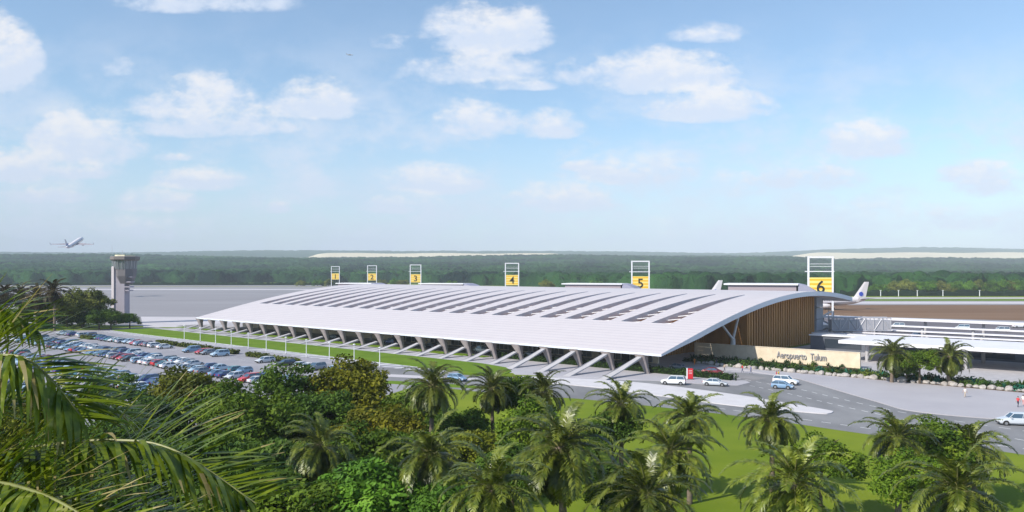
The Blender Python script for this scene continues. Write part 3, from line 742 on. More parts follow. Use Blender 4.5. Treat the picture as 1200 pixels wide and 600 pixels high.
# low service building under the wide canopy
b = T(-30, 80); sv = tag(empty('service_building', b), 'low dark glazed service building behind the wide white canopy', 'building')
MB().hexa([T(0, 79, 0), T(0, 84, 0), T(-112, 84, 0), T(-112, 79, 0)], [T(0, 79, 3.9), T(0, 84, 3.9), T(-112, 84, 3.9), T(-112, 79, 3.9)]).build('wall', mat('service_wall', (.10, .11, .14), .6), sv, off=b)
for k in range(9): MB().hexa([T(-4 - 12 * k, 78.92, .6), T(-4 - 12 * k, 79.02, .6), T(-14 - 12 * k, 79.02, .6), T(-14 - 12 * k, 78.92, .6)], [T(-4 - 12 * k, 78.92, 3.2), T(-4 - 12 * k, 79.02, 3.2), T(-14 - 12 * k, 79.02, 3.2), T(-14 - 12 * k, 78.92, 3.2)]).build('window', GLASS, sv, off=b)
MB().hexa([T(.3, 78.6, 3.905), T(.3, 84.3, 3.905), T(-112.3, 84.3, 3.905), T(-112.3, 78.6, 3.905)], [T(.3, 78.6, 4.2), T(.3, 84.3, 4.2), T(-112.3, 84.3, 4.2), T(-112.3, 78.6, 4.2)]).build('roof', WHITE, sv, off=b)
# lattice boarding bridge at the corner
b = T(2, 112); jb = tag(empty('boarding_bridge', b), 'grey steel lattice boarding bridge rising beside the terminal corner', 'boarding bridge')
lt = MB()
bu = [(5, 106.5), (-8, 118)]
A0, A1 = Vector(T(5, 107, 0)), Vector(T(-9, 118, 0)); dv = (A1 - A0).normalized(); nv = Vector((-dv.y, dv.x, 0)); LN = (A1 - A0).length
n = 7
for s in (-1, 1):
    for z in (3.6, 7.6): lt.tube([A0 + nv * 1.6 * s + Vector((0, 0, z)), A1 + nv * 1.6 * s + Vector((0, 0, z))], .2, 6)
    for i in range(n + 1):
        p = A0 + dv * LN * i / n + nv * 1.6 * s
        lt.tube([p + Vector((0, 0, 3.6)), p + Vector((0, 0, 7.6))], .13, 6)
        if i < n:
            q = A0 + dv * LN * (i + 1) / n + nv * 1.6 * s
            lt.tube([p + Vector((0, 0, 3.6 if i % 2 else 7.6)), q + Vector((0, 0, 7.6 if i % 2 else 3.6))], .12, 6)
lt.build('lattice', STEEL, jb, off=b)
MB().hexa([A0 + nv * 1.5 + Vector((0, 0, 3.85)), A1 + nv * 1.5 + Vector((0, 0, 3.85)), A1 - nv * 1.5 + Vector((0, 0, 3.85)), A0 - nv * 1.5 + Vector((0, 0, 3.85))], [A0 + nv * 1.5 + Vector((0, 0, 6.9)), A1 + nv * 1.5 + Vector((0, 0, 6.9)), A1 - nv * 1.5 + Vector((0, 0, 6.9)), A0 - nv * 1.5 + Vector((0, 0, 6.9))]).build('tunnel', mat('bridge_tunnel', (.36, .36, .40), .5), jb, off=b)
for t_ in (.25, .9):
    p = A0 + dv * LN * t_; MB().tube([p, p + Vector((0, 0, 3.6))], .4, 8).build('support_leg', STEEL, jb, off=b)
b = T(8, 110)
stw = tag(empty('stair_tower', b), 'grey steel stair tower with zigzag flights beside the boarding bridge', 'stairs')
st = MB(); 
for s in (-1, 1):
    for q in (-1, 1): st.tube([Vector(b) + Vector((s * 2.1, q * 2.1, 0)), Vector(b) + Vector((s * 2.1, q * 2.1, 9.5))], .16, 6)
st.build('frame', STEEL, stw, off=b)
for k in range(4):
    z0, z1 = k * 2.3 + .1, k * 2.3 + 2.3; s = 1 if k % 2 else -1
    MB().hexa([Vector(b) + Vector((-2 * s, y_, z0)) for y_ in (-1.6, -.2)] + [Vector(b) + Vector((2 * s, y_, z1)) for y_ in (-.2, -1.6)], [Vector(b) + Vector((-2 * s, y_, z0 + .3)) for y_ in (-1.6, -.2)] + [Vector(b) + Vector((2 * s, y_, z1 + .3)) for y_ in (-.2, -1.6)]).build('flight', STEEL, stw, off=b)

# ------------------------------------------------------------------ control tower
CTX, CTY = PD(142, 345); CT = (CTX, CTY, 0)
ct = tag(empty('control_tower', CT), 'grey concrete control tower with a wide glazed cab on top', 'control tower')
TOWC = mat('tower_concrete', (.34, .31, .36), .8, vary=.06, vscale=.2); TOWD = mat('tower_dark_panel', (.17, .155, .17), .7)
ct.scale = (.88, .88, 1)
MB().hexa([(-3.3, -3, 0), (-1.9, -3.4, 0), (-1.9, 3, 0), (-3.3, 3, 0)], [(-3.3, -3, 24), (-1.9, -3.4, 24), (-1.9, 3, 24), (-3.3, 3, 24)]).build('lit_shaft_face', mat('lit_face_concrete', (.52, .47, .50), .8, vary=.05, vscale=.3), ct)  # left face of the shaft, its sunlight painted as paler concrete
MB().box((.55, -.2, 12), (4.8, 5.4, 24)).build('shaft', TOWC, ct)
def ngon_ring(cx, cy, r, z, n=8, rot=22.5): return [(cx + r * math.cos(R(rot + 360 * k / n)), cy + r * math.sin(R(rot + 360 * k / n)), z) for k in range(n)]
MB().loft([ngon_ring(2.2, 0, 3.0, 16.5), ngon_ring(2.2, 0, 4.7, 20.0), ngon_ring(2.2, 0, 4.9, 23.0)]).build('cab_base', TOWD, ct)
cg = MB().loft([ngon_ring(1.9, 0, 5.0, 23.0), ngon_ring(1.9, 0, 5.5, 26.6)]).build('cab_glazing', mat('tower_glass', (.16, .18, .20), .15, spec=.8), ct)
ml = MB()
for k in range(16):
    a = R(22.5 * k + 11); ml.tube([(1.9 + 4.85 * math.cos(a), 4.85 * math.sin(a), 23.0), (1.9 + 5.35 * math.cos(a), 5.35 * math.sin(a), 26.6)], .12, 5)
ml.build('mullion', STEEL, cg)
MB().loft([ngon_ring(1.9, 0, 6.0, 26.6), ngon_ring(1.9, 0, 6.6, 27.0), ngon_ring(1.9, 0, 6.6, 28.2), ngon_ring(1.9, 0, 6.0, 28.4)]).build('cab_roof', mat('tower_roof', (.17, .15, .15), .7), ct)
MB().loft([ngon_ring(1.9, 0, 4.6, 28.41), ngon_ring(1.9, 0, 4.4, 29.0)]).build('roof_plant', mat('roof_cream', (.6, .55, .4), .8), ct)
for (z, w) in ((20.0, 4.0), (17.9, 3.4), (15.8, 2.6), (14.3, 1.8)): MB().box((4.3, -.8, z - .35), (w, 4.6, .5)).build('balcony', TOWC, ct)
MB().tube([(-4.4, 0, 19), (-4.4, 0, 33)], [.14, .05], 6).build('antenna_mast', STEEL, ct)
an = MB()
for z in (20, 22, 24, 28): an.tube([(-4.4, 0, z), (-3.2, 0, z)], .1, 5)
an.tube([(.5, 0, 29), (.5, 0, 31)], .1, 5); an.build('antenna_bracket', STEEL, ct)

# ------------------------------------------------------------------ aircraft
AIRW = mat('aircraft_white_paint', (.74, .70, .72), .35, coat=.3); AIRG = mat('aircraft_grey_wing', (.30, .27, .30), .4); BLUEP = mat('blue_paint', (.04, .08, .45), .4)
def aircraft_proto():
    o = empty('airliner')
    prof = [(-18.5, .1, .9), (-17, .55, .7), (-13, 1.4, .35), (-8, 1.92, .05), (0, 1.98, 0), (10, 1.98, 0), (14, 1.85, -.05), (16.5, 1.35, -.2), (18, .7, -.4), (18.7, .12, -.5)]
    f = MB().loft([[(x, r * math.cos(a), 3.6 + z0 + r * math.sin(a)) for a in [2 * math.pi * k / 18 for k in range(18)]] for (x, r, z0) in prof]).build('fuselage', AIRW, o, smooth='all')
    cw = MB()
    for s in (-1, 1): cw.hexa([(16.3, s * .3, 4.25), (16.9, s * .3, 3.95), (16.5, s * 1.25, 3.85), (15.9, s * 1.3, 4.0)], [(15.8, s * .3, 4.75), (16.3, s * .3, 4.55), (15.9, s * 1.2, 4.3), (15.5, s * 1.2, 4.5)])
    cw.build('cockpit_window', GLASS, f)
    cs = MB()
    for s in (-1, 1):
        for k in range(22): cs.box((-10 + k * 1.05, s * 1.955, 4.0), (.4, .1, .5))
    cs.build('cabin_window', GLASS, f)
    def foil(r0, r1, s=1, m=AIRG, nm='wing'):  # (le x, te x, y, z, thick)
        rings = []
        for (le, te, y, z, t) in (r0, r1):
            rings.append([(le, y * s, z), (le - (le - te) * .3, y * s, z + t), (te, y * s, z), (le - (le - te) * .3, y * s, z - t * .6)])
        return MB().loft(rings).build(nm, m, o)
    for s in (-1, 1):
        wg = foil((4.2, -2.6, 1.6, 2.7, .45), (-3.9, -5.6, 17, 3.9, .12), s)
        MB().hexa([(-4.6, s * 16.95, 3.85), (-5.9, s * 16.95, 3.85), (-5.9, s * 17.05, 3.85), (-4.6, s * 17.05, 3.85)], [(-5.6, s * 17.3, 5.6), (-6.3, s * 17.3, 5.6), (-6.3, s * 17.4, 5.6), (-5.6, s * 17.4, 5.6)]).build('winglet', AIRW, wg)
        foil((-14.2, -17.2, .5, 4.5, .2), (-17.4, -18.8, 6.2, 5.0, .08), s, nm='stabiliser')
        MB().tube([(5.2, s * 5.7, 1.75), (4.6, s * 5.7, 1.75), (2.2, s * 5.7, 1.75), (1.0, s * 5.7, 1.85)], [.95, 1.1, 1.0, .6], 14).build('engine', AIRW, o, smooth=True)
    fin = MB().loft([[(-12.2, 0, 5.3), (-14, .22, 5.3), (-17.6, 0, 5.3), (-14, -.22, 5.3)], [(-16.9, 0, 11.8), (-17.6, .1, 11.8), (-19.0, 0, 11.8), (-17.6, -.1, 11.8)]]).build('tail_fin', AIRW, o)
    md = MB()
    for s in (-1, 1): md.disc((-15.4, s * .2, 6.6), (0, 1, 0), .95, .16, 16)
    md.build('fin_emblem', BLUEP, fin)
    return o
def gear(o):
    for (x, y) in ((13.5, 0), (-1.5, 3.6), (-1.5, -3.6)):
        MB().tube([(x, y, 2.4), (x, y, .5)], .14, 6).build('landing_gear', STEEL, o)
        g = MB()
        for s in (-.3, .3): g.disc((x, y + s, .5), (0, 1, 0), .5, .3, 12)
        g.build('wheel', TYRE, o)
air = aircraft_proto()
flying = copy_tree(air)
gear(air)
def place_air(o, px, d, z, heading, s=1.0, label='', pitch=0, roll=0):
    x, y = PD(px, d); o.location = (x, y, z); o.rotation_euler = (roll, pitch, heading); o.scale = (s, s, s)
    tag(o, label, 'airplane')
a2 = copy_tree(air); sky2 = copy_tree(flying)
# tail at right of the terminal roof (nose to the left), tail behind the ridge, two on the stands, two in the air
place_air(air, 968, 468, 0, R(184), 1.35, 'white parked airliner whose blue-marked tail fin rises beyond the roof end')
place_air(a2, 800, 520, 0, R(184), 1.38, 'parked airliner showing only its grey tail fin above the roof ridge')
dirv = Matrix.Rotation(R(27), 3, 'Z') @ Vector((11.8, 33.0, 10.5)).normalized()
place_air(flying, 88, 690, CAM_H + 31 * 690 / F - 2, 0, 1.0, 'white twin engine airliner climbing above the control tower')
flying.rotation_euler = dirv.to_track_quat('X', 'Z').to_euler()
place_air(sky2, 410, 2300, CAM_H + 253 * 2300 / F, R(28), .55, 'tiny airplane high among the clouds', pitch=R(-4))

# ------------------------------------------------------------------ cars
def car_pieces(kind):
    # x forward, y left, z up; returns body, glass, lights
    K = {'sedan': dict(L=4.6, Wd=1.80, belt=.92, roof=1.43, hood=.86, boot=.95, cab=(-1.75, -1.0, .35, 1.15)),
         'hatchback': dict(L=4.0, Wd=1.74, belt=.95, roof=1.48, hood=.90, boot=1.0, cab=(-1.95, -1.45, .3, 1.05)),
         'suv': dict(L=4.7, Wd=1.88, belt=1.10, roof=1.76, hood=1.04, boot=1.12, cab=(-2.28, -1.95, .45, 1.10)),
         'estate car': dict(L=4.7, Wd=1.80, belt=.94, roof=1.47, hood=.88, boot=.98, cab=(-2.3, -1.85, .4, 1.15)),
         'van': dict(L=4.9, Wd=1.9, belt=1.15, roof=1.9, hood=1.08, boot=1.2, cab=(-2.4, -2.25, 1.0, 1.65))}[kind]
    h = K['L'] / 2; w = K['Wd'] / 2; c0, c1, c2, c3 = K['cab']
    def ring(x, wd, z0, zt, tw): return [(x, -wd * .86, z0), (x, -wd, z0 + .18), (x, -wd, zt - .22), (x, -wd * tw, zt), (x, wd * tw, zt), (x, wd, zt - .22), (x, wd, z0 + .18), (x, wd * .86, z0)]
    B = K['belt']
    body = MB().loft([ring(-h, w * .84, .38, K['boot'] - .12, .86), ring(-h + .12, w * .95, .28, K['boot'], .88), ring(c0, w, .24, B, .9), ring(-.2, w, .22, B, .92), ring(c3, w, .24, B, .9), ring(h - .75, w * .98, .24, K['hood'] - .04, .86), ring(h - .15, w * .88, .28, K['hood'] - .2, .84), ring(h, w * .76, .36, K['hood'] - .34, .8)])
    tw = w * .74; rz = K['roof']
    glass = MB().loft([[(c0, -w * .88, B - .02), (c3, -w * .88, B - .02), (c3, w * .88, B - .02), (c0, w * .88, B - .02)], [(c1, -tw, rz - .06), (c2, -tw, rz - .06), (c2, tw, rz - .06), (c1, tw, rz - .06)]])
    roof = MB().loft([[(c1 - .08, -tw * 1.02, rz - .06), (c2 + .08, -tw * 1.02, rz - .06), (c2 + .08, tw * 1.02, rz - .06), (c1 - .08, tw * 1.02, rz - .06)], [(c1 + .1, -tw * .9, rz), (c2 - .1, -tw * .9, rz), (c2 - .1, tw * .9, rz), (c1 + .1, tw * .9, rz)]])
    for s in (-1, 1):                                             # pillars
        for (xa, xb) in ((c3, c2), (c0, c1), ((c0 + c3) / 2 - .05, (c1 + c2) / 2 - .05)):
            roof.tube([(xa, s * w * .89, B - .02), (xb, s * tw * 1.01, rz - .05)], .045, 4)
        roof.box((c3 - .25, s * (w + .1), B + .05), (.16, .2, .14))   # mirrors
    body.merge(roof)
    wx = (h - .85, -h + .85)
    arch = MB(); aw = []
    for x in wx:
        for s in (-1, 1): aw.append((x, s * (w - .085), .35)); arch.disc((x, s * (w - .085), .35), (0, 1, 0), .40, .19, 16)
    hl = [MB().box((h - .13, s * w * .66, K['hood'] - .33), (.2, .36, .17)) for s in (-1, 1)]
    tl = [MB().box((-h + .03, s * w * .72, K['boot'] - .22), (.14, .26, .2)) for s in (-1, 1)]
    wh = [(x, s * (w - .12), .33) for x in wx for s in (-1, 1)]
    pl = MB().box((h - .02, 0, .5), (.06, .5, .12)); bp = MB().box((h - .1, 0, .36), (.26, w * 1.5, .18)).box((-h + .08, 0, .40), (.2, w * 1.6, .16))
    return dict(body=body, glass=glass, arch=arch, aw=aw, hl=hl, tl=tl, wh=wh, bp=bp, pl=pl)
def paint(name, c): return mat(name + '_car_paint', c, .28, metal=.0, coat=.6)
PAINT = {'silver': (.55, .58, .63), 'white': (.80, .81, .84), 'steel blue': (.20, .32, .48), 'pale blue': (.40, .53, .66), 'grey': (.22, .24, .28), 'dark blue': (.03, .05, .20),
         'red': (.50, .025, .03), 'maroon': (.20, .02, .03), 'black': (.025, .025, .03), 'teal': (.07, .22, .25)}
PM = {k: paint(k.replace(' ', '_'), v) for k, v in PAINT.items()}
HLM = mat('headlight_lens', (.75, .78, .8), .1, spec=.8); TLM = mat('tail_light_lens', (.45, .01, .01), .15)
PIECES = {k: car_pieces(k) for k in ('sedan', 'hatchback', 'suv', 'estate car', 'van')}
lot_mesh = {}
for k, p in PIECES.items():
    m = MB(); m.merge(p['body'], {0: 0}); m.merge(p['glass'], {0: 1}); m.merge(p['arch'], {0: 2})
    for q in p['hl']: m.merge(q, {0: 3})
    for q in p['tl']: m.merge(q, {0: 4})
    for (x, y, z) in p['wh']:
        m.disc((x, y, z), (0, 1, 0), .33, .24, 14, 2); m.disc((x, y + (.015 if y > 0 else -.015), z), (0, 1, 0), .2, .24, 10, 5)
    m.merge(p['bp'], {0: 2})
    lot_mesh[k] = m.mesh('parked_car', [PM['silver'], CARGLASS, TYRE, HLM, TLM, RIM], smooth=35)
lot_var = {}
def lot_car(kind, colour):
    if (kind, colour) not in lot_var:
        me = lot_mesh[kind].copy(); me.materials[0] = PM[colour]; lot_var[(kind, colour)] = me
    return lot_var[(kind, colour)]
def road_car(kind, colour, x, y, rz, label, z=.012):
    p = PIECES[kind]; o = tag(empty('car', (x, y, z), rz), label, 'car')
    b = p['body'].build('body', PM[colour], o, smooth=35); p['glass'].build('window', CARGLASS, o); [MB().disc(q, (0, 1, 0), .40, .19, 16).build('wheel_arch', TYRE, b) for q in p['aw']]; p['bp'].build('bumper', BLACK, o); p['pl'].build('number_plate', WHITE, o)
    for q in p['hl']: q.build('headlight', HLM, o)
    for q in p['tl']: q.build('tail_light', TLM, o)
    for (wx, wy, wz) in p['wh']:
        w = MB().disc((0, 0, 0), (0, 1, 0), .33, .24, 16).build('wheel', TYRE, o, smooth=True, loc=(wx, wy, wz))
        rm = MB().disc((0, .015 if wy > 0 else -.015, 0), (0, 1, 0), .2, .24, 12)
        rm.build('rim', RIM, w)
    return o
# cars on the roads
def rc(kind, col, px, py, ang, label): x, y = G(px, py); return road_car(kind, col, x, y, R(ang), label)
rc('suv', 'white', 789, 450.5, 162, 'white four wheel drive car driving beside the hedge in front of the terminal')
rc('sedan', 'silver', 838, 452, -24, 'silver saloon car driving just past the end of the clipped hedge')
rc('hatchback', 'steel blue', 917, 455.5, -30, 'steel blue car in the road in front of the white car')
rc('suv', 'white', 921, 450.5, -36, 'white car following close behind the steel blue car on the road')
rc('sedan', 'maroon', 836, 438.5, -20, 'dark red car leaving the covered road beside the red board')
rc('sedan', 'grey', 796, 433, -34, 'dark grey car on the covered road under the roof corner')
rc('suv', 'silver', 1190, 498, 168, 'big silver and white off-road car at the right edge of the road')
rc('hatchback', 'steel blue', 536, 446.5, -34, 'blue car half hidden behind palms on the side road')
for (u, w, k, c, l) in ((62, 9.5, 'van', 'white', 'white van waiting on the covered road behind the columns'), (83, 10, 'sedan', 'black', 'black car on the covered road halfway along the terminal'), (101, 10, 'suv', 'dark blue', 'dark blue car on the covered road left of the black car'),
                        (45, 10, 'hatchback', 'silver', 'silver car on the covered road right of the white van'), (130, 10, 'sedan', 'grey', 'grey car on the covered road towards the far end')):
    x, y, _ = T(u, w); road_car(k, c, x, y, L_ANG, l)
# service vehicles on the stand
x, y = G(1174, 389); road_car('van', 'white', x, y, R(170), 'white service van on the dark aircraft stand')
x, y = G(1128, 386); road_car('van', 'silver', x, y, R(150), 'silver service van on the dark aircraft stand beside parked jets')
for (px, py, k, c, a, l) in ((1052, 384, 'van', 'white', 160, 'white van on the dark stand nearest the boarding bridge'), (1194, 384, 'estate car', 'white', 5, 'white car on the dark stand at the right edge of the picture'), (1072, 395, 'hatchback', 'dark blue', 165, 'dark blue car on the dark stand behind the wide canopy')):
    x, y = G(px, py); road_car(k, c, x, y, R(a), l, .02)
# car park rows
rowname = ['row nearest the hedges', 'second row from the hedges', 'third row from the hedges', 'fourth row from the hedges', 'fifth row from the hedges', 'row nearest the trees']
cols = ['silver'] * 4 + ['white'] * 4 + ['steel blue'] * 4 + ['pale blue'] * 4 + ['grey'] * 3 + ['dark blue'] * 3 + ['red'] * 2 + ['maroon'] + ['black'] * 2 + ['teal']
r2 = random.Random(21)
for ri, q in enumerate(ROWS):
    cnt = 0
    for i in range(56):
        u = 42 + i * 3.1 + 1.55
        x, y, _ = T(u, -q * -1.0)
        if y < 100: continue
        px = 600 + F * x / y; py = HOR + F * CAM_H / y
        if px < 8 or px > 395 or py > 472 or u > 226 + (q + 43) * 1.3: continue
        occ = .93 if px < 190 else (.72 if px < 260 else .62)
        if ri == 0 and px < 330 and px > 185: occ = .34
        if r2.random() > occ: continue
        cnt += 1
        kind = r2.choice(['sedan', 'sedan', 'hatchback', 'hatchback', 'suv', 'estate car']); c = r2.choice(cols)
        o = inst('parked_car', lot_car(kind, c), loc=(x + r2.uniform(-.25, .25), y + r2.uniform(-.3, .3), .012), rot=(0, 0, P_ANG + (math.pi if r2.random() < .5 else 0) + r2.uniform(-.05, .25)))
        tag(o, f"{c} {'off-road car' if kind == 'suv' else kind}, {nth(cnt)} from the near end of the {rowname[ri]}", 'car', 'cars parked in the car park')

# ------------------------------------------------------------------ hedges and lamp posts
HEDGE = leaf_mat('hedge_leaves', (.018, .05, .008), (.05, .11, .015), scale=1.5)
HEDGE_O = leaf_mat('olive_hedge_leaves', (.06, .085, .008), (.12, .14, .02), scale=1.2)
def leaf_cloud(rs, pts, nrm, size, jit=.6):
    """quads of leaf size at pts, loosely facing nrm"""
    n = len(pts); nr = nrm + rs.normal(0, jit, (n, 3)); nr /= np.linalg.norm(nr, axis=1)[:, None] + 1e-9
    ref = rs.normal(0, 1, (n, 3)); a = np.cross(nr, ref); a /= np.linalg.norm(a, axis=1)[:, None] + 1e-9; b = np.cross(nr, a)
    s = size * rs.uniform(.6, 1.3, (n, 1)); a = a * s; b = b * s * .55
    V = np.stack([pts - a, pts - b * .9 + a * .1, pts + a, pts + b * .9 + a * .1], 1).reshape(-1, 3)
    return V
def quads_mesh(name, V, m):
    n = len(V) // 4; me = bpy.data.meshes.new(name); me.vertices.add(len(V)); me.vertices.foreach_set('co', V.ravel().astype(np.float32))
    me.loops.add(len(V)); me.loops.foreach_set('vertex_index', np.arange(len(V), dtype=np.int32)); me.polygons.add(n)
    me.polygons.foreach_set('loop_start', np.arange(n, dtype=np.int32) * 4); me.polygons.foreach_set('loop_total', np.full(n, 4, dtype=np.int32))
    me.update(calc_edges=True); me.materials.append(m); return me
def hedge(name, u0, u1, w0, w1, h, m, label, seed, size=.22, dens=16, group=None):
    rs = np.random.RandomState(seed); b = Vector(T((u0 + u1) / 2, (w0 + w1) / 2)); Lu, Lw = abs(u1 - u0), abs(w1 - w0)
    n = int(dens * (Lu * Lw + 2 * Lu * h + 2 * Lw * h)); P_ = np.zeros((n, 3)); Nn = np.zeros((n, 3)); q = rs.rand(n)
    A = np.array([Lu * Lw, Lu * h, Lu * h, Lw * h, Lw * h]); A = np.cumsum(A / A.sum())
    f = np.searchsorted(A, q); a, c = rs.rand(n), rs.rand(n)
    lu = (a - .5) * Lu; lw = (c - .5) * Lw; lz = c * h
    lu = np.where(f == 3, -Lu / 2, np.where(f == 4, Lu / 2, lu)); lw2 = np.where(f == 0, lw, np.where(f == 1, -Lw / 2, np.where(f == 2, Lw / 2, (a - .5) * Lw)))
    lz = np.where(f == 0, h, lz)
    lump = .12 * np.sin(lu * 2.1 + seed) + .1 * np.sin(lu * 4.7)
    P_[:, 0] = LX * lu + PX * lw2; P_[:, 1] = LY * lu + PY * lw2; P_[:, 2] = lz * (1 + lump) + rs.normal(0, .05, n)
    Nn[:, 2] = (f == 0); Nn[:, 0] = np.where(f == 1, -PX, np.where(f == 2, PX, 0)); Nn[:, 1] = np.where(f == 1, -PY, np.where(f == 2, PY, 0))
    me = quads_mesh(name, leaf_cloud(rs, P_, Nn, size), m)
    o = tag(empty(name, b), label, 'hedge', group); inst('foliage', me, o)
    MB().box((0, 0, h * .46), (Lw * .8, Lu * .97, h * .88), RW).build('stem', mat('hedge_inside', (.012, .02, .008), .95, spec=.05), o)
    return o
hedge('clipped_hedge', 52, -15.5, 2.2, 4.2, 1.25, HEDGE, 'long dark clipped hedge along the road behind the concrete columns', 3, dens=11)
for i, (px0, py0, px1, py1, l) in enumerate(((187, 402.5, 206, 405.5, 'low olive hedge at the far end of the car park edge'), (215, 405.5, 243, 411, 'longest low olive hedge along the car park edge'), (254, 411.5, 275, 415.5, 'low olive hedge just right of the longest one'),
                                            (296, 417, 311, 421, 'small low olive hedge behind the parked cars, between two longer ones'), (322, 421.5, 346, 426.5, 'low olive hedge nearest the trees on the car park edge'), (95, 396.5, 112, 398, 'small low hedge among far parked cars by the access road'))):
    a = Vector(G(px0, py0)) - Vector((EX, EY)); b_ = Vector(G(px1, py1)) - Vector((EX, EY))
    ua = a.x * LX + a.y * LY; ub = b_.x * LX + b_.y * LY; wm = ((a.x + b_.x) * PX + (a.y + b_.y) * PY) / 2
    hedge('low_hedge', ub, ua, wm - .9, wm + .9, 1.05, HEDGE_O, l, 30 + i, .3, 9, 'low hedges along the car park')
lp0 = empty('lamp_post')
MB().tube([(0, 0, 0), (0, 0, 4.3)], [.11, .07], 8).build('pole', WHITE, lp0, smooth=True); MB().box((0, 0, .1), (.4, .4, .2)).build('base', CONC, lp0)
hd = MB().loft([ngon_ring(0, 0, .1, 4.3, 8), ngon_ring(0, 0, .34, 4.42, 8), ngon_ring(0, 0, .34, 4.5, 8), ngon_ring(0, 0, .08, 4.62, 8)]).build('lamp_head', WHITE, lp0)
for i, (px, py) in enumerate(((216, 397.5), (234.7, 400.5), (252.6, 403.2), (271, 406), (291, 409), (312, 412), (335, 415), (359, 419), (386, 422.5), (415, 425.5), (445, 430))):
    o = lp0 if i == 0 else copy_tree(lp0); x, y = G(px, py); o.location = (x, y, .01)
    tag(o, f'slender white lamp post on the grass strip, {nth(i + 1)} from the far end', 'lamp post', 'lamp posts along the grass strip')
# red board by the hedge
x, y = G(809, 445); rb = tag(empty('notice_board', (x, y, 0), R(-6)), 'red upright notice board with a white edge at the hedge', 'board')
rb.scale = (.85, .85, .85); MB().box((0, 0, 1.4), (1.25, .3, 2.6)).build('red_panel', REDP, rb, bevel=.03); MB().box((-.78, .02, 1.4), (.24, .36, 2.7)).build('white_edge', WHITE, rb); MB().box((0, 0, .12), (1.7, .6, .2)).build('base', BLACK, rb)
mk = MB()
for z in (2.2, 1.85, 1.5): mk.box((0, -.165, z), (.8, .03, .07))
mk.build('pale_line', WHITE, rb)

# ------------------------------------------------------------------ broadleaf trees
BARK = mat('tree_bark', (.10, .075, .055), .9, vary=.25, vscale=3, bump=.4, bscale=8)
BARKP = mat('palm_bark', (.17, .13, .10), .9, vary=.3, vscale=4, bump=.5, bscale=9, stretch=(1, 1, 4))
def crown_verts(seed, n_cl=60, n_leaf=95, leaf=.26, R_=1.0, sq=.8):
    """crown of unit-ish radius 4 m, in metres"""
    rs = np.random.RandomState(seed); RR = 4.0; V = []
    cen = []
    for k in range(n_cl):
        d = rs.normal(0, 1, 3); d /= np.linalg.norm(d); r = rs.uniform(.30, 1.0) ** .55
        if d[2] < -.45: d[2] *= -.4
        lob = 1 + (.22 * math.sin(3 * math.atan2(d[1], d[0]) + seed) + rs.normal(0, .08)) * (1 - max(d[2], 0) ** 2)
        cen.append(d * r * RR * .86 * lob * np.array([1, 1, sq]))
    for c in cen:
        n = int(n_leaf * rs.uniform(.6, 1.4)); d = rs.normal(0, 1, (n, 3)); d /= np.linalg.norm(d, axis=1)[:, None]
        rr = rs.uniform(.65, 1.15) * RR * .24; P_ = c + d * rr * rs.uniform(.55, 1.1, (n, 1)) * np.array([1.15, 1.15, .7])
        V.append(leaf_cloud(rs, P_, d * .6 + np.array([0, 0, .7]), leaf, .55))
    return np.concatenate(V)
GREEN = leaf_mat('tree_leaves', (.050, .100, .006), (.150, .225, .014), scale=.5, c3=(.25, .32, .028))
OLIVE = leaf_mat('olive_tree_leaves', (.065, .088, .005), (.180, .190, .012), scale=.45)
GOLD = leaf_mat('golden_tree_leaves', (.070, .082, .004), (.190, .180, .009), scale=.45)
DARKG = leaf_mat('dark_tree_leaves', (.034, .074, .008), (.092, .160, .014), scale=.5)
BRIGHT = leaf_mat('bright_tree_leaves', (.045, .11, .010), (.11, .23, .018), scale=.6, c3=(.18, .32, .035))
PALEG = leaf_mat('pale_tree_leaves', (.10, .13, .015), (.25, .27, .05), scale=.6)  # pale yellowish green foliage
CROWNS = [quads_mesh('crown', crown_verts(s, n, l, lf, sq=q), GREEN) for (s, n, l, lf, q) in ((1, 74, 165, .185, .78), (2, 80, 160, .185, .85), (3, 66, 180, .18, .72), (4, 34, 120, .21, .9))]
def trunk_mesh(seed):
    rs = random.Random(seed); b = MB()
    b.tube([(0, 0, -.2), (.05, .03, 2), (.0, .1, 4), (.1, 0, 6)], [.3, .2, .16, .06], 8)
    for k in range(7):
        a = k * 2.4 + rs.random(); z = 2.6 + .45 * k; l = rs.uniform(1.5, 2.6)
        b.tube([(0, 0, z), (math.cos(a) * l * .5, math.sin(a) * l * .5, z + l * .5), (math.cos(a) * l, math.sin(a) * l, z + l * .75)], [.1, .06, .02], 5)
    return b.mesh('trunk', [BARK], smooth=True)
TRUNKS = [trunk_mesh(s) for s in (1, 2)]
tcount = [0]
def tree(px, py_top, d, r, m, label, ci=None, name='broadleaf_tree', h=None, sqz=1.0, group=None, cat='tree'):
    """a tree whose crown top shows at py_top when it stands d metres off; r crown radius"""
    r = r * (1.14 if d < 130 and not h else (1.22 if 290 < d < 340 else 1.0)); py_top -= 7 if d < 130 else 0; x, y = PD(px, d); zt = CAM_H - (py_top - HOR) * d / F
    if h: zt = h
    tcount[0] += 1; i = tcount[0] if ci is None else ci
    o = tag(empty(name, (x, y, 0), rnd.uniform(0, 6.28)), label, cat, group)
    k = r / 4.0; cz = k * sqz; 
    inst('crown', CROWNS[i % 4 if ci is not None else i % 3], o, loc=(0, 0, max(zt - 3.5 * cz, zt * .5)), rot=(0, 0, rnd.uniform(0, 6)), scale=(k, k, cz), m=m)
    ts = max(zt - 2.0 * cz, zt * .6) / 6; inst('trunk', TRUNKS[i % 2], o, scale=(max(k * .9, .5), max(k * .9, .5), ts))
    return o
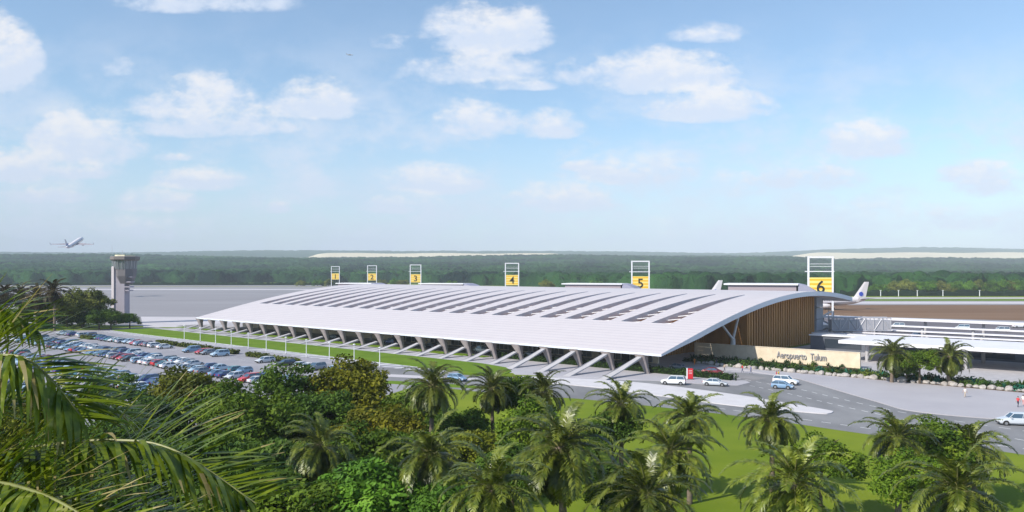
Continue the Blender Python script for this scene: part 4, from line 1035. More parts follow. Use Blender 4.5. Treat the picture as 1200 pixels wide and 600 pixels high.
# trees in front of the car park, from left to right, then nearer ones
TR = [(133, 436, 106, 4.4, DARKG, 'thin dark tree standing before the car park, beside the coconut fronds', 3),
      (214, 428, 104, 5.6, OLIVE, 'round olive tree in front of the car park', None), (168, 462, 92, 4.6, DARKG, 'low dark tree at the foot of the round olive tree', None),
      (268, 458, 96, 5.6, GREEN, 'wide green tree just right of the round olive tree', None), (338, 424, 102, 4.4, DARKG, 'dark airy tree hiding red parked cars', 3),
      (310, 460, 90, 5.0, GREEN, 'leafy green tree below the dark airy tree', None), (411, 419, 104, 5.4, GOLD, 'big golden olive tree in front of the grass strip', None),
      (372, 452, 92, 4.3, DARKG, 'dark green tree tucked left below the golden tree', None), (446, 472, 86, 4.3, GOLD, 'small golden tree below the big golden tree', None),
      (487, 456, 94, 4.2, GREEN, 'green tree beside the golden tree, under a dark palm', None), (610, 436, 96, 3.9, GREEN, 'dense green tree between two palms by the side road', None),
      (540, 478, 88, 3.3, DARKG, 'dark tree right of the small golden tree on the lawn edge', None), (625, 470, 84, 3.8, GREEN, 'green tree standing in front of the dense tree on the lawn', None),
      (560, 500, 76, 3.2, OLIVE, 'olive bush tree at the lawn edge between palms', None),
      (1088, 488, 76, 3.9, GREEN, 'tall dense green tree between two palms on the right lawn', None), (1066, 530, 62, 2.9, GREEN, 'dark green tree on the right lawn above a leaning palm', None),
      (962, 508, 70, 3.0, GREEN, 'small green tree behind the large sunlit palm on the lawn', None), (718, 480, 76, 2.6, DARKG, 'dark bushy tree wrapped by a palm on the lawn', None),
      (425, 500, 72, 4.6, GREEN, 'green tree behind two short palms', None), (300, 505, 70, 4.6, DARKG, 'dark tree left of the pale palm', None), (235, 500, 72, 4.4, GREEN, 'green tree behind the coconut frond tip', None),
      (440, 534, 55, 4.2, BRIGHT, 'bright green tree in the bottom middle left', None), (350, 548, 53, 4.0, GREEN, 'green tree at the bottom edge below the pale palm', None), (275, 538, 55, 4.0, DARKG, 'dark tree at the bottom edge beside the coconut fronds', None),
      (195, 530, 58, 4.0, GREEN, 'green tree hidden behind coconut fronds', None), (530, 556, 52, 3.0, BRIGHT, 'bright bush tree at the bottom edge between palms', None), (100, 492, 78, 4.6, DARKG, 'dark tree behind the upper coconut frond', None),
      (40, 475, 95, 5.2, OLIVE, 'olive tree far left behind the coconut fronds', None), (120, 545, 52, 4.2, DARKG, 'dark tree at the bottom left corner under the fronds', None), (725, 545, 56, 2.4, DARKG, 'low dark bush tree between two palms at the bottom', None),
      (600, 520, 66, 3.0, DARKG, 'dark tree in the shade between palms at the bottom centre', None), (490, 500, 76, 3.4, GREEN, 'green tree right behind the short palm', None)]
for (px, py, d, r, m, l, ci) in TR: tree(px, py, d, r, m, l, ci, group='trees in front of the airport')
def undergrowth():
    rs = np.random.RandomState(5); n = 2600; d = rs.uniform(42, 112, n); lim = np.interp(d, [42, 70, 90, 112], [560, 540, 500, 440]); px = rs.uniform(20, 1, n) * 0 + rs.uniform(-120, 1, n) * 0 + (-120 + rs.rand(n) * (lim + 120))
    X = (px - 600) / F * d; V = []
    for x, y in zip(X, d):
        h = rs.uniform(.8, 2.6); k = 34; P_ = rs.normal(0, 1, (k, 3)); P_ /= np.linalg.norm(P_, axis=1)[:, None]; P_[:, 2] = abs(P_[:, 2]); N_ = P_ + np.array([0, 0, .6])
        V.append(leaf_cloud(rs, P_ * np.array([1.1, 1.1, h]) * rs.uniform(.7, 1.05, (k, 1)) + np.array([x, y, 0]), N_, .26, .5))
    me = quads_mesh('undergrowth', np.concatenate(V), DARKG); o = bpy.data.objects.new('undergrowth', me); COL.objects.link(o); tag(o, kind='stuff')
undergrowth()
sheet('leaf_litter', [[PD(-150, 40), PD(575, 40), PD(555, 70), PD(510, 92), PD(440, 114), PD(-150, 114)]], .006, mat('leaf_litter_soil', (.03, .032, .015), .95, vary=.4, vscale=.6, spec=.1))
# trees by the control tower
for (px, pt, d, r, m, l, ci) in ((97, 332, 318, 8.2, PALEG, 'tall pale green tree left of the control tower', None), (78, 345, 312, 5.5, PALEG, 'pale green tree between the tall tree and the far palms', None), (45, 345, 322, 6.0, PALEG, 'pale green tree among the far palms', None),
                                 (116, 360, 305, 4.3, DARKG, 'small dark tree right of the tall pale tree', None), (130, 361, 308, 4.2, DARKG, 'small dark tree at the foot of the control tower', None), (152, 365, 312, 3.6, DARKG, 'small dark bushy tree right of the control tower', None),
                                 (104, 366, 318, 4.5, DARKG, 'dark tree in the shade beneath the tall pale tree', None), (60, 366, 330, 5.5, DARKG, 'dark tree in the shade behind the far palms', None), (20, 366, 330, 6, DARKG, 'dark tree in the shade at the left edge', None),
                                 (84, 367, 330, 5.0, DARKG, 'dark tree behind the pale trees by the apron', None), (-20, 345, 320, 6, PALEG, 'pale tree cut by the left edge', None)):
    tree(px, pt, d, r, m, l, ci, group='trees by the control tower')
# planting bed tree
tree(1078, 401, 158, 4.2, GREEN, 'dense green tree between the two palms in the planting bed', None, h=7.9)
tree(1062, 420, 160, 2.4, DARKG, 'low dark tree behind the rocks in the planting bed', None, h=4.6)
# bright wood-edge trees far right and behind the signs
r3 = random.Random(4)
for i, px in enumerate([1062, 1080, 1092, 1104, 1118, 1131, 1146, 1158, 1170, 1183, 1196, 1030, 1046]):
    d = 735 + r3.uniform(-6, 12); tree(px, 329.5 + r3.uniform(-1, 5) + (6 if px < 1055 else 0), d, r3.uniform(9, 13), BRIGHT if i % 3 else PALEG, f'bright green tree at the wood edge, {nth(sorted([1062, 1080, 1092, 1104, 1118, 1131, 1146, 1158, 1170, 1183, 1196, 1030, 1046]).index(px) + 1)} from the number six sign', None, group='bright trees at the edge of the wood')
for i, px in enumerate([352, 372, 385, 425, 448, 462, 472, 530, 640, 700]):
    d = 860 if px > 600 else (1000 if px > 520 else 1220); tree(px, 329 + r3.uniform(-1, 2), d, 9, BRIGHT if i % 2 else PALEG, f'small bright tree seen above the roof ridge, {nth(i + 1)} from the left', None, group='bright trees above the roof ridge')
# far dark hedge lines
FH = mat('far_hedge', (.010, .022, .010), .95, vary=.4, vscale=.06, spec=.05)
def far_hedge(p0, p1, h, label, seed):
    rs = random.Random(seed); a = Vector((*p0, 0)); b_ = Vector((*p1, 0)); t = (b_ - a).normalized(); n = Vector((-t.y, t.x, 0)); m = MB(); Ln = (b_ - a).length; s = 0; rings = []
    while s < Ln:
        k = h * rs.uniform(.65, 1.15); q = a + t * s
        rings.append([q - n * 1.6, q - n * 1.7 + Vector((0, 0, k * .7)), q - n * .6 + Vector((0, 0, k)), q + n * .8 + Vector((0, 0, k * .95)), q + n * 1.7 + Vector((0, 0, k * .6)), q + n * 1.6]); s += rs.uniform(1.6, 4)
    m.loft(rings)
    return tag(m.build('far_hedge', FH, off=a, loc=a, smooth=True), label, 'hedge')
far_hedge(PD(-500, 1290), PD(400, 1290), 4.6, 'long black-green hedge line along the far left edge of the apron', 5)
far_hedge(PD(985, 722), PD(1700, 722), 5.2, 'long dark hedge line along the far right runway', 6)
for i, px in enumerate((1032, 1053, 1075, 1105, 1148)):
    x, y = PD(px, 715); o = tag(empty('runway_post', (x, y, 0)), f'white post before the far right hedge, {nth(i + 1)} from the left', 'post', 'white posts along the far hedge')
    MB().tube([(0, 0, 0), (0, 0, 5)], [.36, .26], 6).build('pole', WHITE, o); MB().box((0, 0, 5.2), (1.4, .4, .4)).build('lamp_head', WHITE, o)

# ------------------------------------------------------------------ palms
PALM = leaf_mat('palm_leaflets', (.050, .082, .008), (.200, .232, .026), rough=.40, trans=.2, scale=1.6, spec=.6)
PALM_DK = leaf_mat('dark_palm_leaflets', (.055, .080, .010), (.145, .165, .024), rough=.4, trans=.2, scale=.9, spec=.5)
def frond_geo(L_, az, el, droop, npair, lf, rs, wid=.055, lift=.25):
    """returns leaflet quads (V) and rachis points"""
    seg = 14; pts = [np.zeros(3)]; tans = []; e = el
    for i in range(seg):
        t = np.array([math.cos(e) * math.cos(az), math.cos(e) * math.sin(az), math.sin(e)]); tans.append(t)
        pts.append(pts[-1] + t * L_ / seg); e -= droop / seg * (.5 + 1.0 * i / seg)
    tans.append(tans[-1]); V = []
    side = np.array([-math.sin(az), math.cos(az), 0])
    for k in range(npair):
        s = .14 + .86 * (k + rs.rand() * .5) / npair; i = min(int(s * seg), seg - 1); f = s * seg - i
        p = pts[i] * (1 - f) + pts[i + 1] * f; t = tans[i]; upv = np.cross(t, side) * -1.0
        if upv[2] < 0: upv = -upv
        ll = lf * (math.sin(math.pi * min(.98, .12 + .83 * s)) ** .6) * rs.uniform(.85, 1.1)
        for sg in (-1, 1):
            d = t * rs.uniform(.5, .8) + side * sg * rs.uniform(.65, .9) + upv * lift * rs.uniform(.3, 1.3) + rs.normal(0, .08, 3); d /= np.linalg.norm(d)
            wv = np.cross(d, upv + side * sg * .4); wv /= np.linalg.norm(wv) + 1e-9; wv *= wid
            mid = p + d * ll * .55; tip = p + d * ll + np.array([0, 0, -.22 * ll])
            V += [p - wv * .5, p + wv * .5, mid + wv, mid - wv, mid - wv, mid + wv, tip + wv * .2, tip - wv * .2]
    return V, pts
def palm_crown(seed, L_=4.1, nf=66, npair=48, lf=.60, low=-66, wid=.045, droop=1.85):
    rs = np.random.RandomState(seed); V = []; rb = MB()
    for k in range(nf):
        if rs.rand() < .12: continue
        f = k / (nf - 1); el = R(82 - (82 - low) * f ** .85 + rs.normal(0, 5)); az = k * 2.39996 + rs.normal(0, .15)
        v, pts = frond_geo(L_ * rs.uniform(.82, 1.1) * (.8 + .2 * math.sin(math.pi * min(1, f + .25))), az, el, droop * rs.uniform(.8, 1.2), npair, lf, rs, wid)
        V += v; rb.tube([pts[i] for i in (0, 3, 6, 9, 12, 14)], [.06, .045, .035, .025, .015, .008], 4, cap=False)
    V = np.array(V); q = len(V) // 4; v0 = list(map(tuple, V))
    m = MB(); m.v = v0; m.f = [(4 * i, 4 * i + 1, 4 * i + 2, 4 * i + 3) for i in range(q)]; m.m = [0] * q; m.merge(rb, {0: 1})
    return m.mesh('crown', [PALM, mat('palm_rachis', (.20, .20, .07), .5)], recalc=False)
PCROWN = [palm_crown(s) for s in (11, 12, 13, 14, 15, 16)]
def ptrunk(seed):
    rs = random.Random(seed); b = MB(); pts = []; rad = []
    for i in range(25):
        z = i / 24; pts.append((.25 * math.sin(z * 2 + seed) * z, .2 * math.sin(z * 1.7 + seed * 2) * z, z)); rad.append((.27 - .08 * z) * (1.08 if i % 2 else .96) + (.1 if i > 22 else 0))
    pts = [(p[0], p[1], p[2] * 10) for p in pts]; b.tube(pts, rad, 9)
    return b.mesh('trunk', [BARKP], smooth=True), pts[-1]
PTR = [ptrunk(s) for s in (1, 2, 3)]
pc = [0]
def palm(px, py, width, label, m=PALM, name='palm_tree', cat='palm', group='palms on the lawn', d=None, s=None, lean=0):
    d = d or 6.3 * F / width; z = CAM_H - (py - HOR) * d / F; x, y = PD(px, d); i = pc[0]; pc[0] += 1; s = s or rnd.uniform(.9, 1.12)
    tm_, tip = PTR[i % 3]; o = tag(empty(name, (x, y, 0), rnd.uniform(0, 6.28)), label, cat, group)
    inst('trunk', tm_, o, scale=(s, s, z / 10)); inst('crown', PCROWN[i % 6], o, loc=(tip[0] * s, tip[1] * s, z - .1), rot=(rnd.uniform(-.16, .16), rnd.uniform(-.16, .16), rnd.uniform(0, 6)), scale=(s,) * 3, m=[m, mat('palm_rachis', (.2, .2, .07))])
    return o
for (px, py, w, l, m) in ((505, 450, 72, 'dark palm in front of the grass strip, right of the golden tree', PALM_DK), (578, 455, 66, 'dark palm at the left side of the dense green tree by the road', PALM_DK), (640, 458, 68, 'dark palm at the right side of the dense green tree by the road', PALM_DK),
                          (727, 472, 78, 'dark green palm on the lawn left of the median island', PALM), (808, 487, 78, 'palm on the lawn just below the curving road, middle of the row', PALM), (905, 490, 76, 'palm with upright fronds beside the tip of the median island', PALM),
                          (1052, 512, 84, 'palm at the left of the dense tree on the right lawn', PALM), (1142, 525, 78, 'palm at the right of the dense tree on the right lawn', PALM), (372, 520, 92, 'pale palm among the dense trees on the left', PALM),
                          (503, 532, 108, 'palm with drooping fronds in the bottom middle', PALM), (660, 522, 118, 'large palm with hanging fronds in the centre of the lawn', PALM), (584, 570, 138, 'broad palm at the bottom edge near the centre', PALM),
                          (786, 528, 100, 'palm behind the bottom palm, left of the open lawn', PALM), (762, 578, 128, 'low palm at the bottom edge left of the open lawn', PALM), (930, 566, 146, 'large sunlit palm at the bottom right of centre', PALM),
                          (1124, 574, 140, 'large sunlit palm in the bottom right corner', PALM)):
    palm(px, py, w, l, m)
# far palms by the tower, bed palms
BROWNP = leaf_mat('brown_palm_leaflets', (.045, .035, .012), (.08, .055, .02), rough=.5, trans=.15, scale=.7)
for (px, py, d, l) in ((6, 344, 305, 'tall dark palm at the far left edge'), (26, 345, 312, 'tall dark palm second from the far left edge'), (43, 347, 305, 'tall dark palm third from the far left edge'), (64, 341, 300, 'tallest dark palm beside the pale green trees')):
    palm(px, py, None, l, BROWNP, group='tall palms by the control tower', d=d, s=1.8)
palm(1045, 414, None, 'palm in the planting bed just right of the name wall', PALM_DK, d=160, s=1.35, group='palms in the planting bed')
palm(1112, 417, None, 'palm in the planting bed in front of the wide canopy', PALM_DK, d=156, s=1.35, group='palms in the planting bed')

# ------------------------------------------------------------------ planting bed: boulders and shrubs
ROCK = mat('pale_boulder', (.27, .245, .23), .9, col2=(.44, .405, .38), vscale=1.5, bump=.5, bscale=4)
def rock_mesh(seed):
    bm = bmesh.new(); bmesh.ops.create_icosphere(bm, subdivisions=2, radius=1); rs = random.Random(seed)
    ax = [Vector((rs.gauss(0, 1), rs.gauss(0, 1), rs.gauss(0, 1))).normalized() for _ in range(9)]
    for v in bm.verts:
        n = v.co.normalized(); k = 1.0
        for a in ax: k = min(k, .72 / max(n.dot(a), .01)) if n.dot(a) > .75 else k
        v.co = n * k * (1 + rs.uniform(-.06, .06)); v.co.z *= .85
    me = bpy.data.meshes.new('boulder'); bm.to_mesh(me); bm.free(); me.materials.append(ROCK); return me
RK = [rock_mesh(s) for s in range(6)]
u = 5.0; i = 0; r4 = random.Random(9)
while u > -84:
    w = 23.3 + r4.uniform(-.25, .3) + (1.6 * (u + 6) / 12 if u > -6 else 0); i += 1
    sx = r4.uniform(.6, 1.1); x, y, _ = T(u, w); o = inst('boulder', RK[i % 6], loc=(x, y, .32), rot=(0, 0, r4.uniform(0, 6)), scale=(sx, sx * r4.uniform(.7, 1), sx * r4.uniform(.7, .95)))
    tag(o, f'pale boulder edging the planting bed, {nth(i)} from the terminal end', 'boulder', 'boulders edging the planting bed'); u -= sx * r4.uniform(1.25, 1.8) + .1
SHRUBM = [leaf_mat('bed_shrub_leaves', (.025, .06, .01), (.075, .13, .02), scale=1.2), leaf_mat('bed_dark_leaves', (.015, .04, .012), (.04, .085, .02), scale=1.2), leaf_mat('bed_yellow_leaves', (.09, .13, .015), (.19, .22, .03), scale=1.2), leaf_mat('bed_teal_leaves', (.012, .09, .06), (.03, .17, .11), scale=1.2)]
def blade_plant(seed, n=26, L_=1.1):
    rs = np.random.RandomState(seed); V = []
    for k in range(n):
        az = k * 2.4 + rs.normal(0, .3); el = rs.uniform(.25, 1.4); d = np.array([math.cos(el) * math.cos(az), math.cos(el) * math.sin(az), math.sin(el)]); s = np.array([-math.sin(az), math.cos(az), 0]) * .09
        l = L_ * rs.uniform(.6, 1.1); m = d * l * .6; t = d * l + np.array([0, 0, -.3 * l * math.cos(el)]); V += [-s * .6, s * .6, m + s, m - s, m - s, m + s, t + s * .1, t - s * .1]
    return np.array(V)
def bush_verts(seed):
    rs = np.random.RandomState(seed); d = rs.normal(0, 1, (260, 3)); d /= np.linalg.norm(d, axis=1)[:, None]; d[:, 2] = abs(d[:, 2]); P_ = d * rs.uniform(.4, 1.0, (260, 1)) * np.array([.85, .85, 1.0]); return leaf_cloud(rs, P_, d, .17, .5)
PLM = [quads_mesh('plant', blade_plant(1), SHRUBM[0]), quads_mesh('plant', bush_verts(2), SHRUBM[1]), quads_mesh('plant', blade_plant(3, 34, 1.3), SHRUBM[2]), quads_mesh('plant', bush_verts(4), SHRUBM[0])]
KN = ['spiky green plant', 'dark leafy bush', 'tall spiky plant', 'green leafy bush']; CN = ['green', 'dark green', 'yellow green', 'teal']
for (rowi, wa, wb, st, rl) in ((0, 23.9, 24.7, (.85, 1.25), 'front'), (1, 26.0, 27.2, (.9, 1.3), 'middle'), (2, 27.8, 29.4, (1.0, 1.5), 'back')):
    u = 9.5 - rowi * .3; i = 0
    while u > -92:
        i += 1; w = r4.uniform(wa, wb) + (2.0 * (u + 6) / 15 if u > -6 else 0); ki = r4.randrange(4); ci = r4.choice([0, 0, 0, 1, 2, 3] if u < -18 else [1, 1, 0, 1])
        x, y, _ = T(u, w); sc_ = r4.uniform(1.0, 1.75); o = inst('shrub', PLM[ki], loc=(x, y, .18), rot=(0, 0, r4.uniform(0, 6)), scale=(sc_, sc_, sc_ * r4.uniform(.75, 1.05)), m=SHRUBM[ci])
        tag(o, f"{CN[ci]} {'spiky plant' if ki in (0, 2) else 'leafy bush'} in the bed's {rl} line, {nth(i)} from the terminal end", 'shrub', 'shrubs in the planting bed'); u -= r4.uniform(*st) * (1 if u > -70 else 1.6)
# a few plants against the foot of the name wall
for k in range(12):
    p = SW0 + swd * (2 + 3.2 * k) + swn * .9; s = r4.uniform(.7, 1.05)
    tag(inst('shrub', PLM[(k * 3) % 4], loc=(p.x, p.y, .18), rot=(0, 0, r4.uniform(0, 6)), scale=(s, s, s), m=SHRUBM[1 if k % 3 else 0]), f'low dark plant against the foot of the name wall, {nth(k + 1)} from its left end', 'shrub', 'plants at the name wall foot')

# ------------------------------------------------------------------ coconut palm close by
COCO = leaf_mat('coconut_leaflets', (.035, .080, .004), (.215, .275, .014), rough=.32, trans=.3, scale=3.2, spec=.55, c3=(.48, .48, .15))
COCO_Y = leaf_mat('dry_leaflet_tips', (.34, .27, .10), (.50, .42, .20), rough=.5, trans=.3, scale=2)
CR = Vector((-7.6, 10.2, 19.6))
RACH = mat('coconut_rachis', (.16, .17, .04), .5, vary=.2, vscale=3)
coco = tag(empty('coconut_palm', (CR.x - .5, CR.y + .2, 0)), 'tall coconut palm close by, its long fronds hanging into the left corner', 'palm')
cb_ = Vector((CR.x - .5, CR.y + .2, 0))
MB().tube([cb_ + Vector((.9, 0, -.2)), cb_ + Vector((.6, -.1, 6)), cb_ + Vector((.25, 0, 13)), cb_ + Vector((.3, -.1, 17)), CR + Vector((-.1, 0, .1))], [.32, .22, .19, .17, .2], 12).build('trunk', BARKP, coco, smooth=True, off=cb_)
def at(px, py, d): return Vector(((px - 600) / F * d, d, CAM_H - (py - HOR) * d / F))
def coco_frond(ctrl, npair, lf, seed, up_k=.35, hang=.5, wid=.026, up_len=1.0):
    rs = np.random.RandomState(seed); pts = [np.array(p) for p in smooth3(ctrl, 10)]; n = len(pts); V = []; MI = []
    acc = [0.0]
    for a, b in zip(pts, pts[1:]): acc.append(acc[-1] + np.linalg.norm(b - a))
    tot = acc[-1]; view = pts[n // 2] - np.array([0, 0, CAM_H]); view /= np.linalg.norm(view)
    for k in range(npair):
        s = .10 + .90 * (k + rs.rand() * .6) / npair; sl_ = s * tot; i = 0
        while i < n - 2 and acc[i + 1] < sl_: i += 1
        f = (sl_ - acc[i]) / max(acc[i + 1] - acc[i], 1e-6); p = pts[i] * (1 - f) + pts[i + 1] * f
        t = pts[i + 1] - pts[i]; t /= np.linalg.norm(t); side = np.cross(t, np.array([0, 0, 1.])); side /= np.linalg.norm(side); upv = np.cross(side, t)
        ll = lf * (math.sin(math.pi * min(.97, .22 + .70 * s)) ** .55) * rs.uniform(.8, 1.12)
        for sg in (-1, 1):
            uk, g0 = (up_k * rs.uniform(.9, 2.6), .25) if sg < 0 else (up_k * rs.uniform(-.6, .5), 1.0)
            d = t * rs.uniform(.6, 1.0) + side * sg * rs.uniform(.45, .8) + upv * uk + rs.normal(0, .10, 3); d /= np.linalg.norm(d)
            g = g0 * hang * rs.uniform(.5, 1.5); steps = 5; q = p.copy(); dd = d.copy(); w_ = np.cross(dd, np.cross(side * sg, t) * -1.0 + upv * .2); nw = np.linalg.norm(w_)
            w_ = w_ / nw if nw > 1e-6 else side
            dry = rs.rand() < .10; yell = rs.rand() < .12
            prev = (q - w_ * wid * .4, q + w_ * wid * .4)
            for j in range(steps):
                q = q + dd * ll / steps; dd = dd + np.array([0, 0, -g * .30]); dd /= np.linalg.norm(dd)
                w2 = w_ - dd * np.dot(w_, dd); w2 /= np.linalg.norm(w2) + 1e-9
                ww = wid * (1.0, 1.05, .9, .6, .12)[j]; cur = (q - w2 * ww, q + w2 * ww); V += [prev[0], prev[1], cur[1], cur[0]]; MI.append(1 if (dry and j >= 2) or (yell and j == 4) else 0); prev = cur
    return V, MI, pts
def smooth3(pts, n):
    out = []
    P_ = [Vector(p) for p in pts]
    for i in range(len(P_) - 1):
        p0 = P_[max(i - 1, 0)]; p1 = P_[i]; p2 = P_[i + 1]; p3 = P_[min(i + 2, len(P_) - 1)]
        for k in range(n):
            t = k / n; out.append(.5 * (2 * p1 + (p2 - p0) * t + (2 * p0 - 5 * p1 + 4 * p2 - p3) * t * t + (3 * p1 - p0 - 3 * p2 + p3) * t ** 3))
    out.append(P_[-1]); return out
FR = [([CR, at(-20, 532, 9.6), at(48, 523, 9.2), at(132, 516, 8.9), at(205, 528, 8.7), at(300, 590, 8.5)], 120, 1.15, 1, .5, .55),     # long lower frond
      ([CR, at(-70, 440, 9.6), at(-20, 420, 9.2), at(25, 419, 9.0), at(62, 447, 8.9), at(98, 492, 8.8)], 120, 1.1, 2, .4, 1.1),        # upper frond hanging down
      ([CR, at(-120, 390, 10.5), at(-70, 362, 10.6), at(-25, 358, 10.6), at(10, 364, 10.6), at(45, 388, 10.6)], 90, .85, 3, .4, .8),   # topmost frond
      ([CR, at(-50, 560, 9.0), at(20, 570, 8.2), at(90, 600, 7.6), at(150, 660, 7.2)], 90, 1.0, 4, .35, .55),
      ([CR, at(-60, 500, 10.0), at(20, 468, 10.6), at(110, 470, 11.0), at(170, 510, 11.4)], 80, .9, 5, .4, .6),
      ([CR, at(-40, 590, 9.4), at(50, 580, 8.9), at(140, 600, 8.4), at(220, 650, 8.0)], 110, 1.05, 12, .5, .6),
      ([CR, at(-90, 600, 9.6), at(-30, 640, 9.2), at(30, 720, 9.0)], 80, .9, 6, .35, .5),
      ([CR, CR + Vector((-1.5, .4, 1.2)), CR + Vector((-3.4, .8, 1.0)), CR + Vector((-5, 1, -.6))], 44, .8, 7, .3, .6), ([CR, CR + Vector((-.8, 1.6, 1.0)), CR + Vector((-1.6, 3.6, .9)), CR + Vector((-2.2, 5, -.4))], 44, .8, 8, .3, .6),
      ([CR, CR + Vector((-1.2, -1.4, .8)), CR + Vector((-2.6, -3.2, .5)), CR + Vector((-3.4, -4.4, -1))], 44, .8, 9, .3, .6)]
for (ctrl, npair, lf, seed, upk, hang) in FR:
    V, MI, pts = coco_frond(ctrl, npair, lf, seed, upk, hang); m = MB(); m.v = [tuple(v) for v in V]; q = len(V) // 4; m.f = [(4 * i, 4 * i + 1, 4 * i + 2, 4 * i + 3) for i in range(q)]; m.m = MI
    k = len(pts); m2 = MB().tube([Vector(p) for p in pts], [.036 * (1 - .8 * i / k) for i in range(k)], 6); m.merge(m2, {0: 2})
    m.build('frond', [COCO, COCO_Y, RACH], coco, off=cb_, recalc=False)

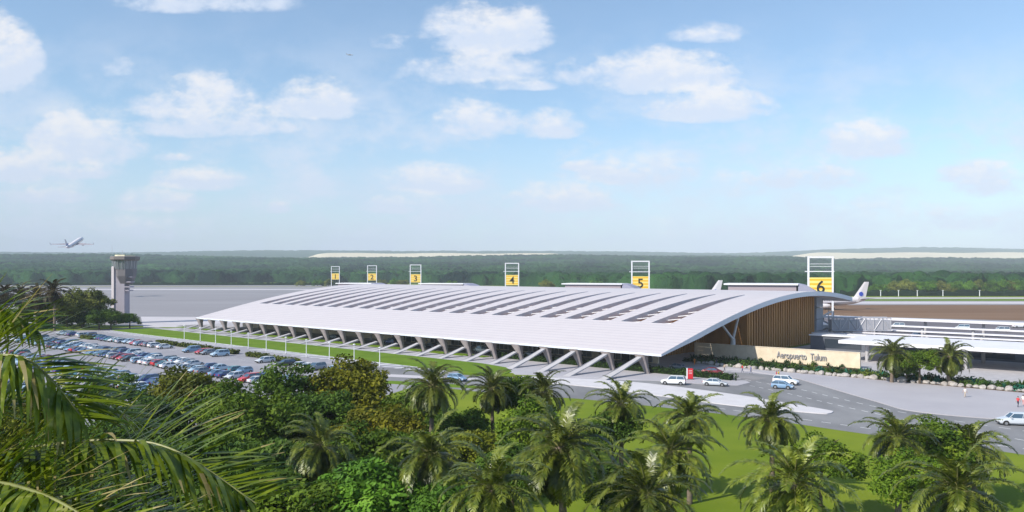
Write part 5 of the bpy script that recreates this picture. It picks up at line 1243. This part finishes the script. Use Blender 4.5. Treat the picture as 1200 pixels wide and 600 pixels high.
# ------------------------------------------------------------------ people
SKIN = mat('skin', (.45, .27, .19), .6); HAIR = mat('dark_hair', (.03, .02, .015), .7)
def person(x, y, z, rz, shirt, trousers, label, stride=.28, sc=1.0):
    J = {'hip': (0, 0, .93), 'waist': (0, 0, 1.08), 'chest': (0, 0, 1.30), 'neck': (0, 0, 1.47), 'head': (.02, 0, 1.58), 'top': (.02, 0, 1.70)}
    E = [('hip', 'waist'), ('waist', 'chest'), ('chest', 'neck'), ('neck', 'head'), ('head', 'top')]; Rr = {'hip': (.15, .12), 'waist': (.13, .11), 'chest': (.16, .11), 'neck': (.055, .055), 'head': (.085, .1), 'top': (.06, .07)}
    for s, nm in ((1, 'l'), (-1, 'r')):
        f = stride * s
        J.update({nm + 'th': (0, .09 * s, .88), nm + 'kn': (f * .55 + .04, .1 * s, .48), nm + 'an': (f - .05, .1 * s, .09), nm + 'to': (f + .13, .11 * s, .04), nm + 'sh': (0, .19 * s, 1.40), nm + 'el': (-f * .35, .25 * s, 1.12), nm + 'wr': (-f * .8 + .05, .25 * s, .88), nm + 'ha': (-f * .85 + .07, .25 * s, .80)})
        E += [('hip', nm + 'th'), (nm + 'th', nm + 'kn'), (nm + 'kn', nm + 'an'), (nm + 'an', nm + 'to'), ('chest', nm + 'sh'), (nm + 'sh', nm + 'el'), (nm + 'el', nm + 'wr'), (nm + 'wr', nm + 'ha')]
        Rr.update({nm + 'th': (.095, .095), nm + 'kn': (.06, .06), nm + 'an': (.042, .042), nm + 'to': (.04, .03), nm + 'sh': (.06, .06), nm + 'el': (.043, .043), nm + 'wr': (.03, .03), nm + 'ha': (.035, .022)})
    keys = list(J); me = bpy.data.meshes.new('person'); me.from_pydata([J[k] for k in keys], [(keys.index(a), keys.index(b)) for a, b in E], [])
    tmp = bpy.data.objects.new('person', me); COL.objects.link(tmp); tmp.modifiers.new('skin', 'SKIN'); ss = tmp.modifiers.new('sub', 'SUBSURF'); ss.levels = 1; ss.render_levels = 1
    for i, k in enumerate(keys): me.skin_vertices[0].data[i].radius = Rr[k]; me.skin_vertices[0].data[i].use_root = (k == 'hip')
    dg = bpy.context.evaluated_depsgraph_get(); dg.update(); em = bpy.data.meshes.new_from_object(tmp.evaluated_get(dg)); bpy.data.objects.remove(tmp); bpy.data.meshes.remove(me)
    m = MB(); m.v = [tuple(v.co) for v in em.vertices]
    for p in em.polygons:
        zz = p.center.z; yy = abs(p.center.y); mi = 0
        if zz > 1.45 or (yy > .2 and zz < 1.2 and zz > .7): mi = 0
        elif zz > .95: mi = 1
        elif zz > .09: mi = 2
        else: mi = 3
        m.f.append(tuple(p.vertices)); m.m.append(mi)
    bpy.data.meshes.remove(em)
    for s, nm in ((1, 'l'), (-1, 'r')):                           # fingers and thumb, face
        hx, hy, hz_ = J[nm + 'ha']
        for q, (ox, ln) in enumerate(((-.027, .06), (-.009, .075), (.009, .08), (.026, .07))): m.tube([(hx + ox, hy, hz_ + .01), (hx + ox + .008, hy, hz_ - ln * .55), (hx + ox + .02, hy - .012 * s, hz_ - ln)], [.010, .009, .007], 5)
        m.tube([(hx + .02, hy, hz_ + .03), (hx + .055, hy - .015 * s, hz_ - .005), (hx + .06, hy - .02 * s, hz_ - .035)], [.011, .010, .008], 5)
        m.tube([(.02, .085 * s, 1.57), (.02, .1 * s, 1.61)], [.012, .02], 5); m.disc((.105, .034 * s, 1.605), (1, 0, 0), .012, .02, 6, 3)
    m.tube([(.095, 0, 1.60), (.128, 0, 1.565)], [.01, .016], 5); m.box((.1, 0, 1.53), (.02, .045, .01), mi=4)
    o = tag(empty('person', (x, y, z), rz), label, 'person'); o.scale = (sc,) * 3
    m.build('body', [SKIN, shirt, trousers, BLACK, REDP], o, smooth=True)
    hr = MB().loft([[(.0 + r * math.cos(a) * 1.05, r * .92 * math.sin(a), zz) for a in [2 * math.pi * k / 12 for k in range(12)]] for (zz, r) in ((1.60, .098), (1.66, .107), (1.71, .09), (1.745, .05), (1.755, .01))]); hr.v = [(v[0] - .005 if v[0] < .05 else v[0] * .75, v[1], v[2] + (.03 if v[0] > .07 and v[2] < 1.65 else 0)) for v in hr.v]
    hr.build('hair', HAIR, o, smooth=True)
    return o
def cl(n, c): return mat(n, c, .8)
ORG = cl('orange_cloth', (.65, .22, .03)); REDC = cl('red_cloth', (.60, .03, .04)); YEL = cl('yellow_cloth', (.75, .5, .05)); DEN = cl('denim_cloth', (.05, .07, .16)); KHK = cl('beige_cloth', (.5, .4, .3)); WHC = cl('white_cloth', (.7, .68, .66)); DRK = cl('dark_cloth', (.03, .03, .05)); BLC = cl('blue_cloth', (.08, .12, .35)); PNK = cl('pink_cloth', (.6, .3, .28))
for (px, py, zz, sh, tr, l, a) in ((1131, 465.5, .12, WHC, KHK, 'person in pale clothes walking across the plaza', 200), (1193, 477, .12, REDC, DRK, 'person in a red top at the right edge of the plaza', 30), (1199, 475, .12, WHC, PNK, 'person in a white top walking behind the red top', 40),
                                   (910, 444.5, .12, REDC, YEL, 'person in red and yellow clothes beside the two cars', -40), (912.5, 444, .12, YEL, DRK, 'person in a yellow top beside the person in red', -60), (880, 438, .12, BLC, DEN, 'person in blue clothes by the boulders', 180), (870, 436.6, .12, REDC, DEN, 'person in a red top and jeans by the boulders', 190),
                                   (849, 435.5, .12, KHK, DRK, 'person in beige under the roof edge by the planting bed', 20)):
    x, y = G(px, py, zz); person(x, y, zz, R(a), sh, tr, l)
for (u, w, sh, tr, l, a) in ((4, 21, ORG, ORG, 'person in orange standing under the roof corner', 240), (0, 24, DRK, DEN, 'person in dark clothes under the roof near the name wall', 100), (26, 15.5, REDC, DRK, 'person in red on the terminal pavement behind the columns', 80), (33, 16, WHC, DEN, 'person in white on the terminal pavement behind the columns', 200),
                             (56, 15.5, ORG, DEN, 'person in orange and jeans on the terminal pavement', 150), (72, 15, REDC, KHK, 'person in red and beige on the terminal pavement', 20), (91, 15.5, BLC, KHK, 'person in blue on the terminal pavement', 60)):
    x, y, _ = T(u, w); person(x, y, .10, R(a), sh, tr, l)
# luggage carts near the doors would be too small to see here
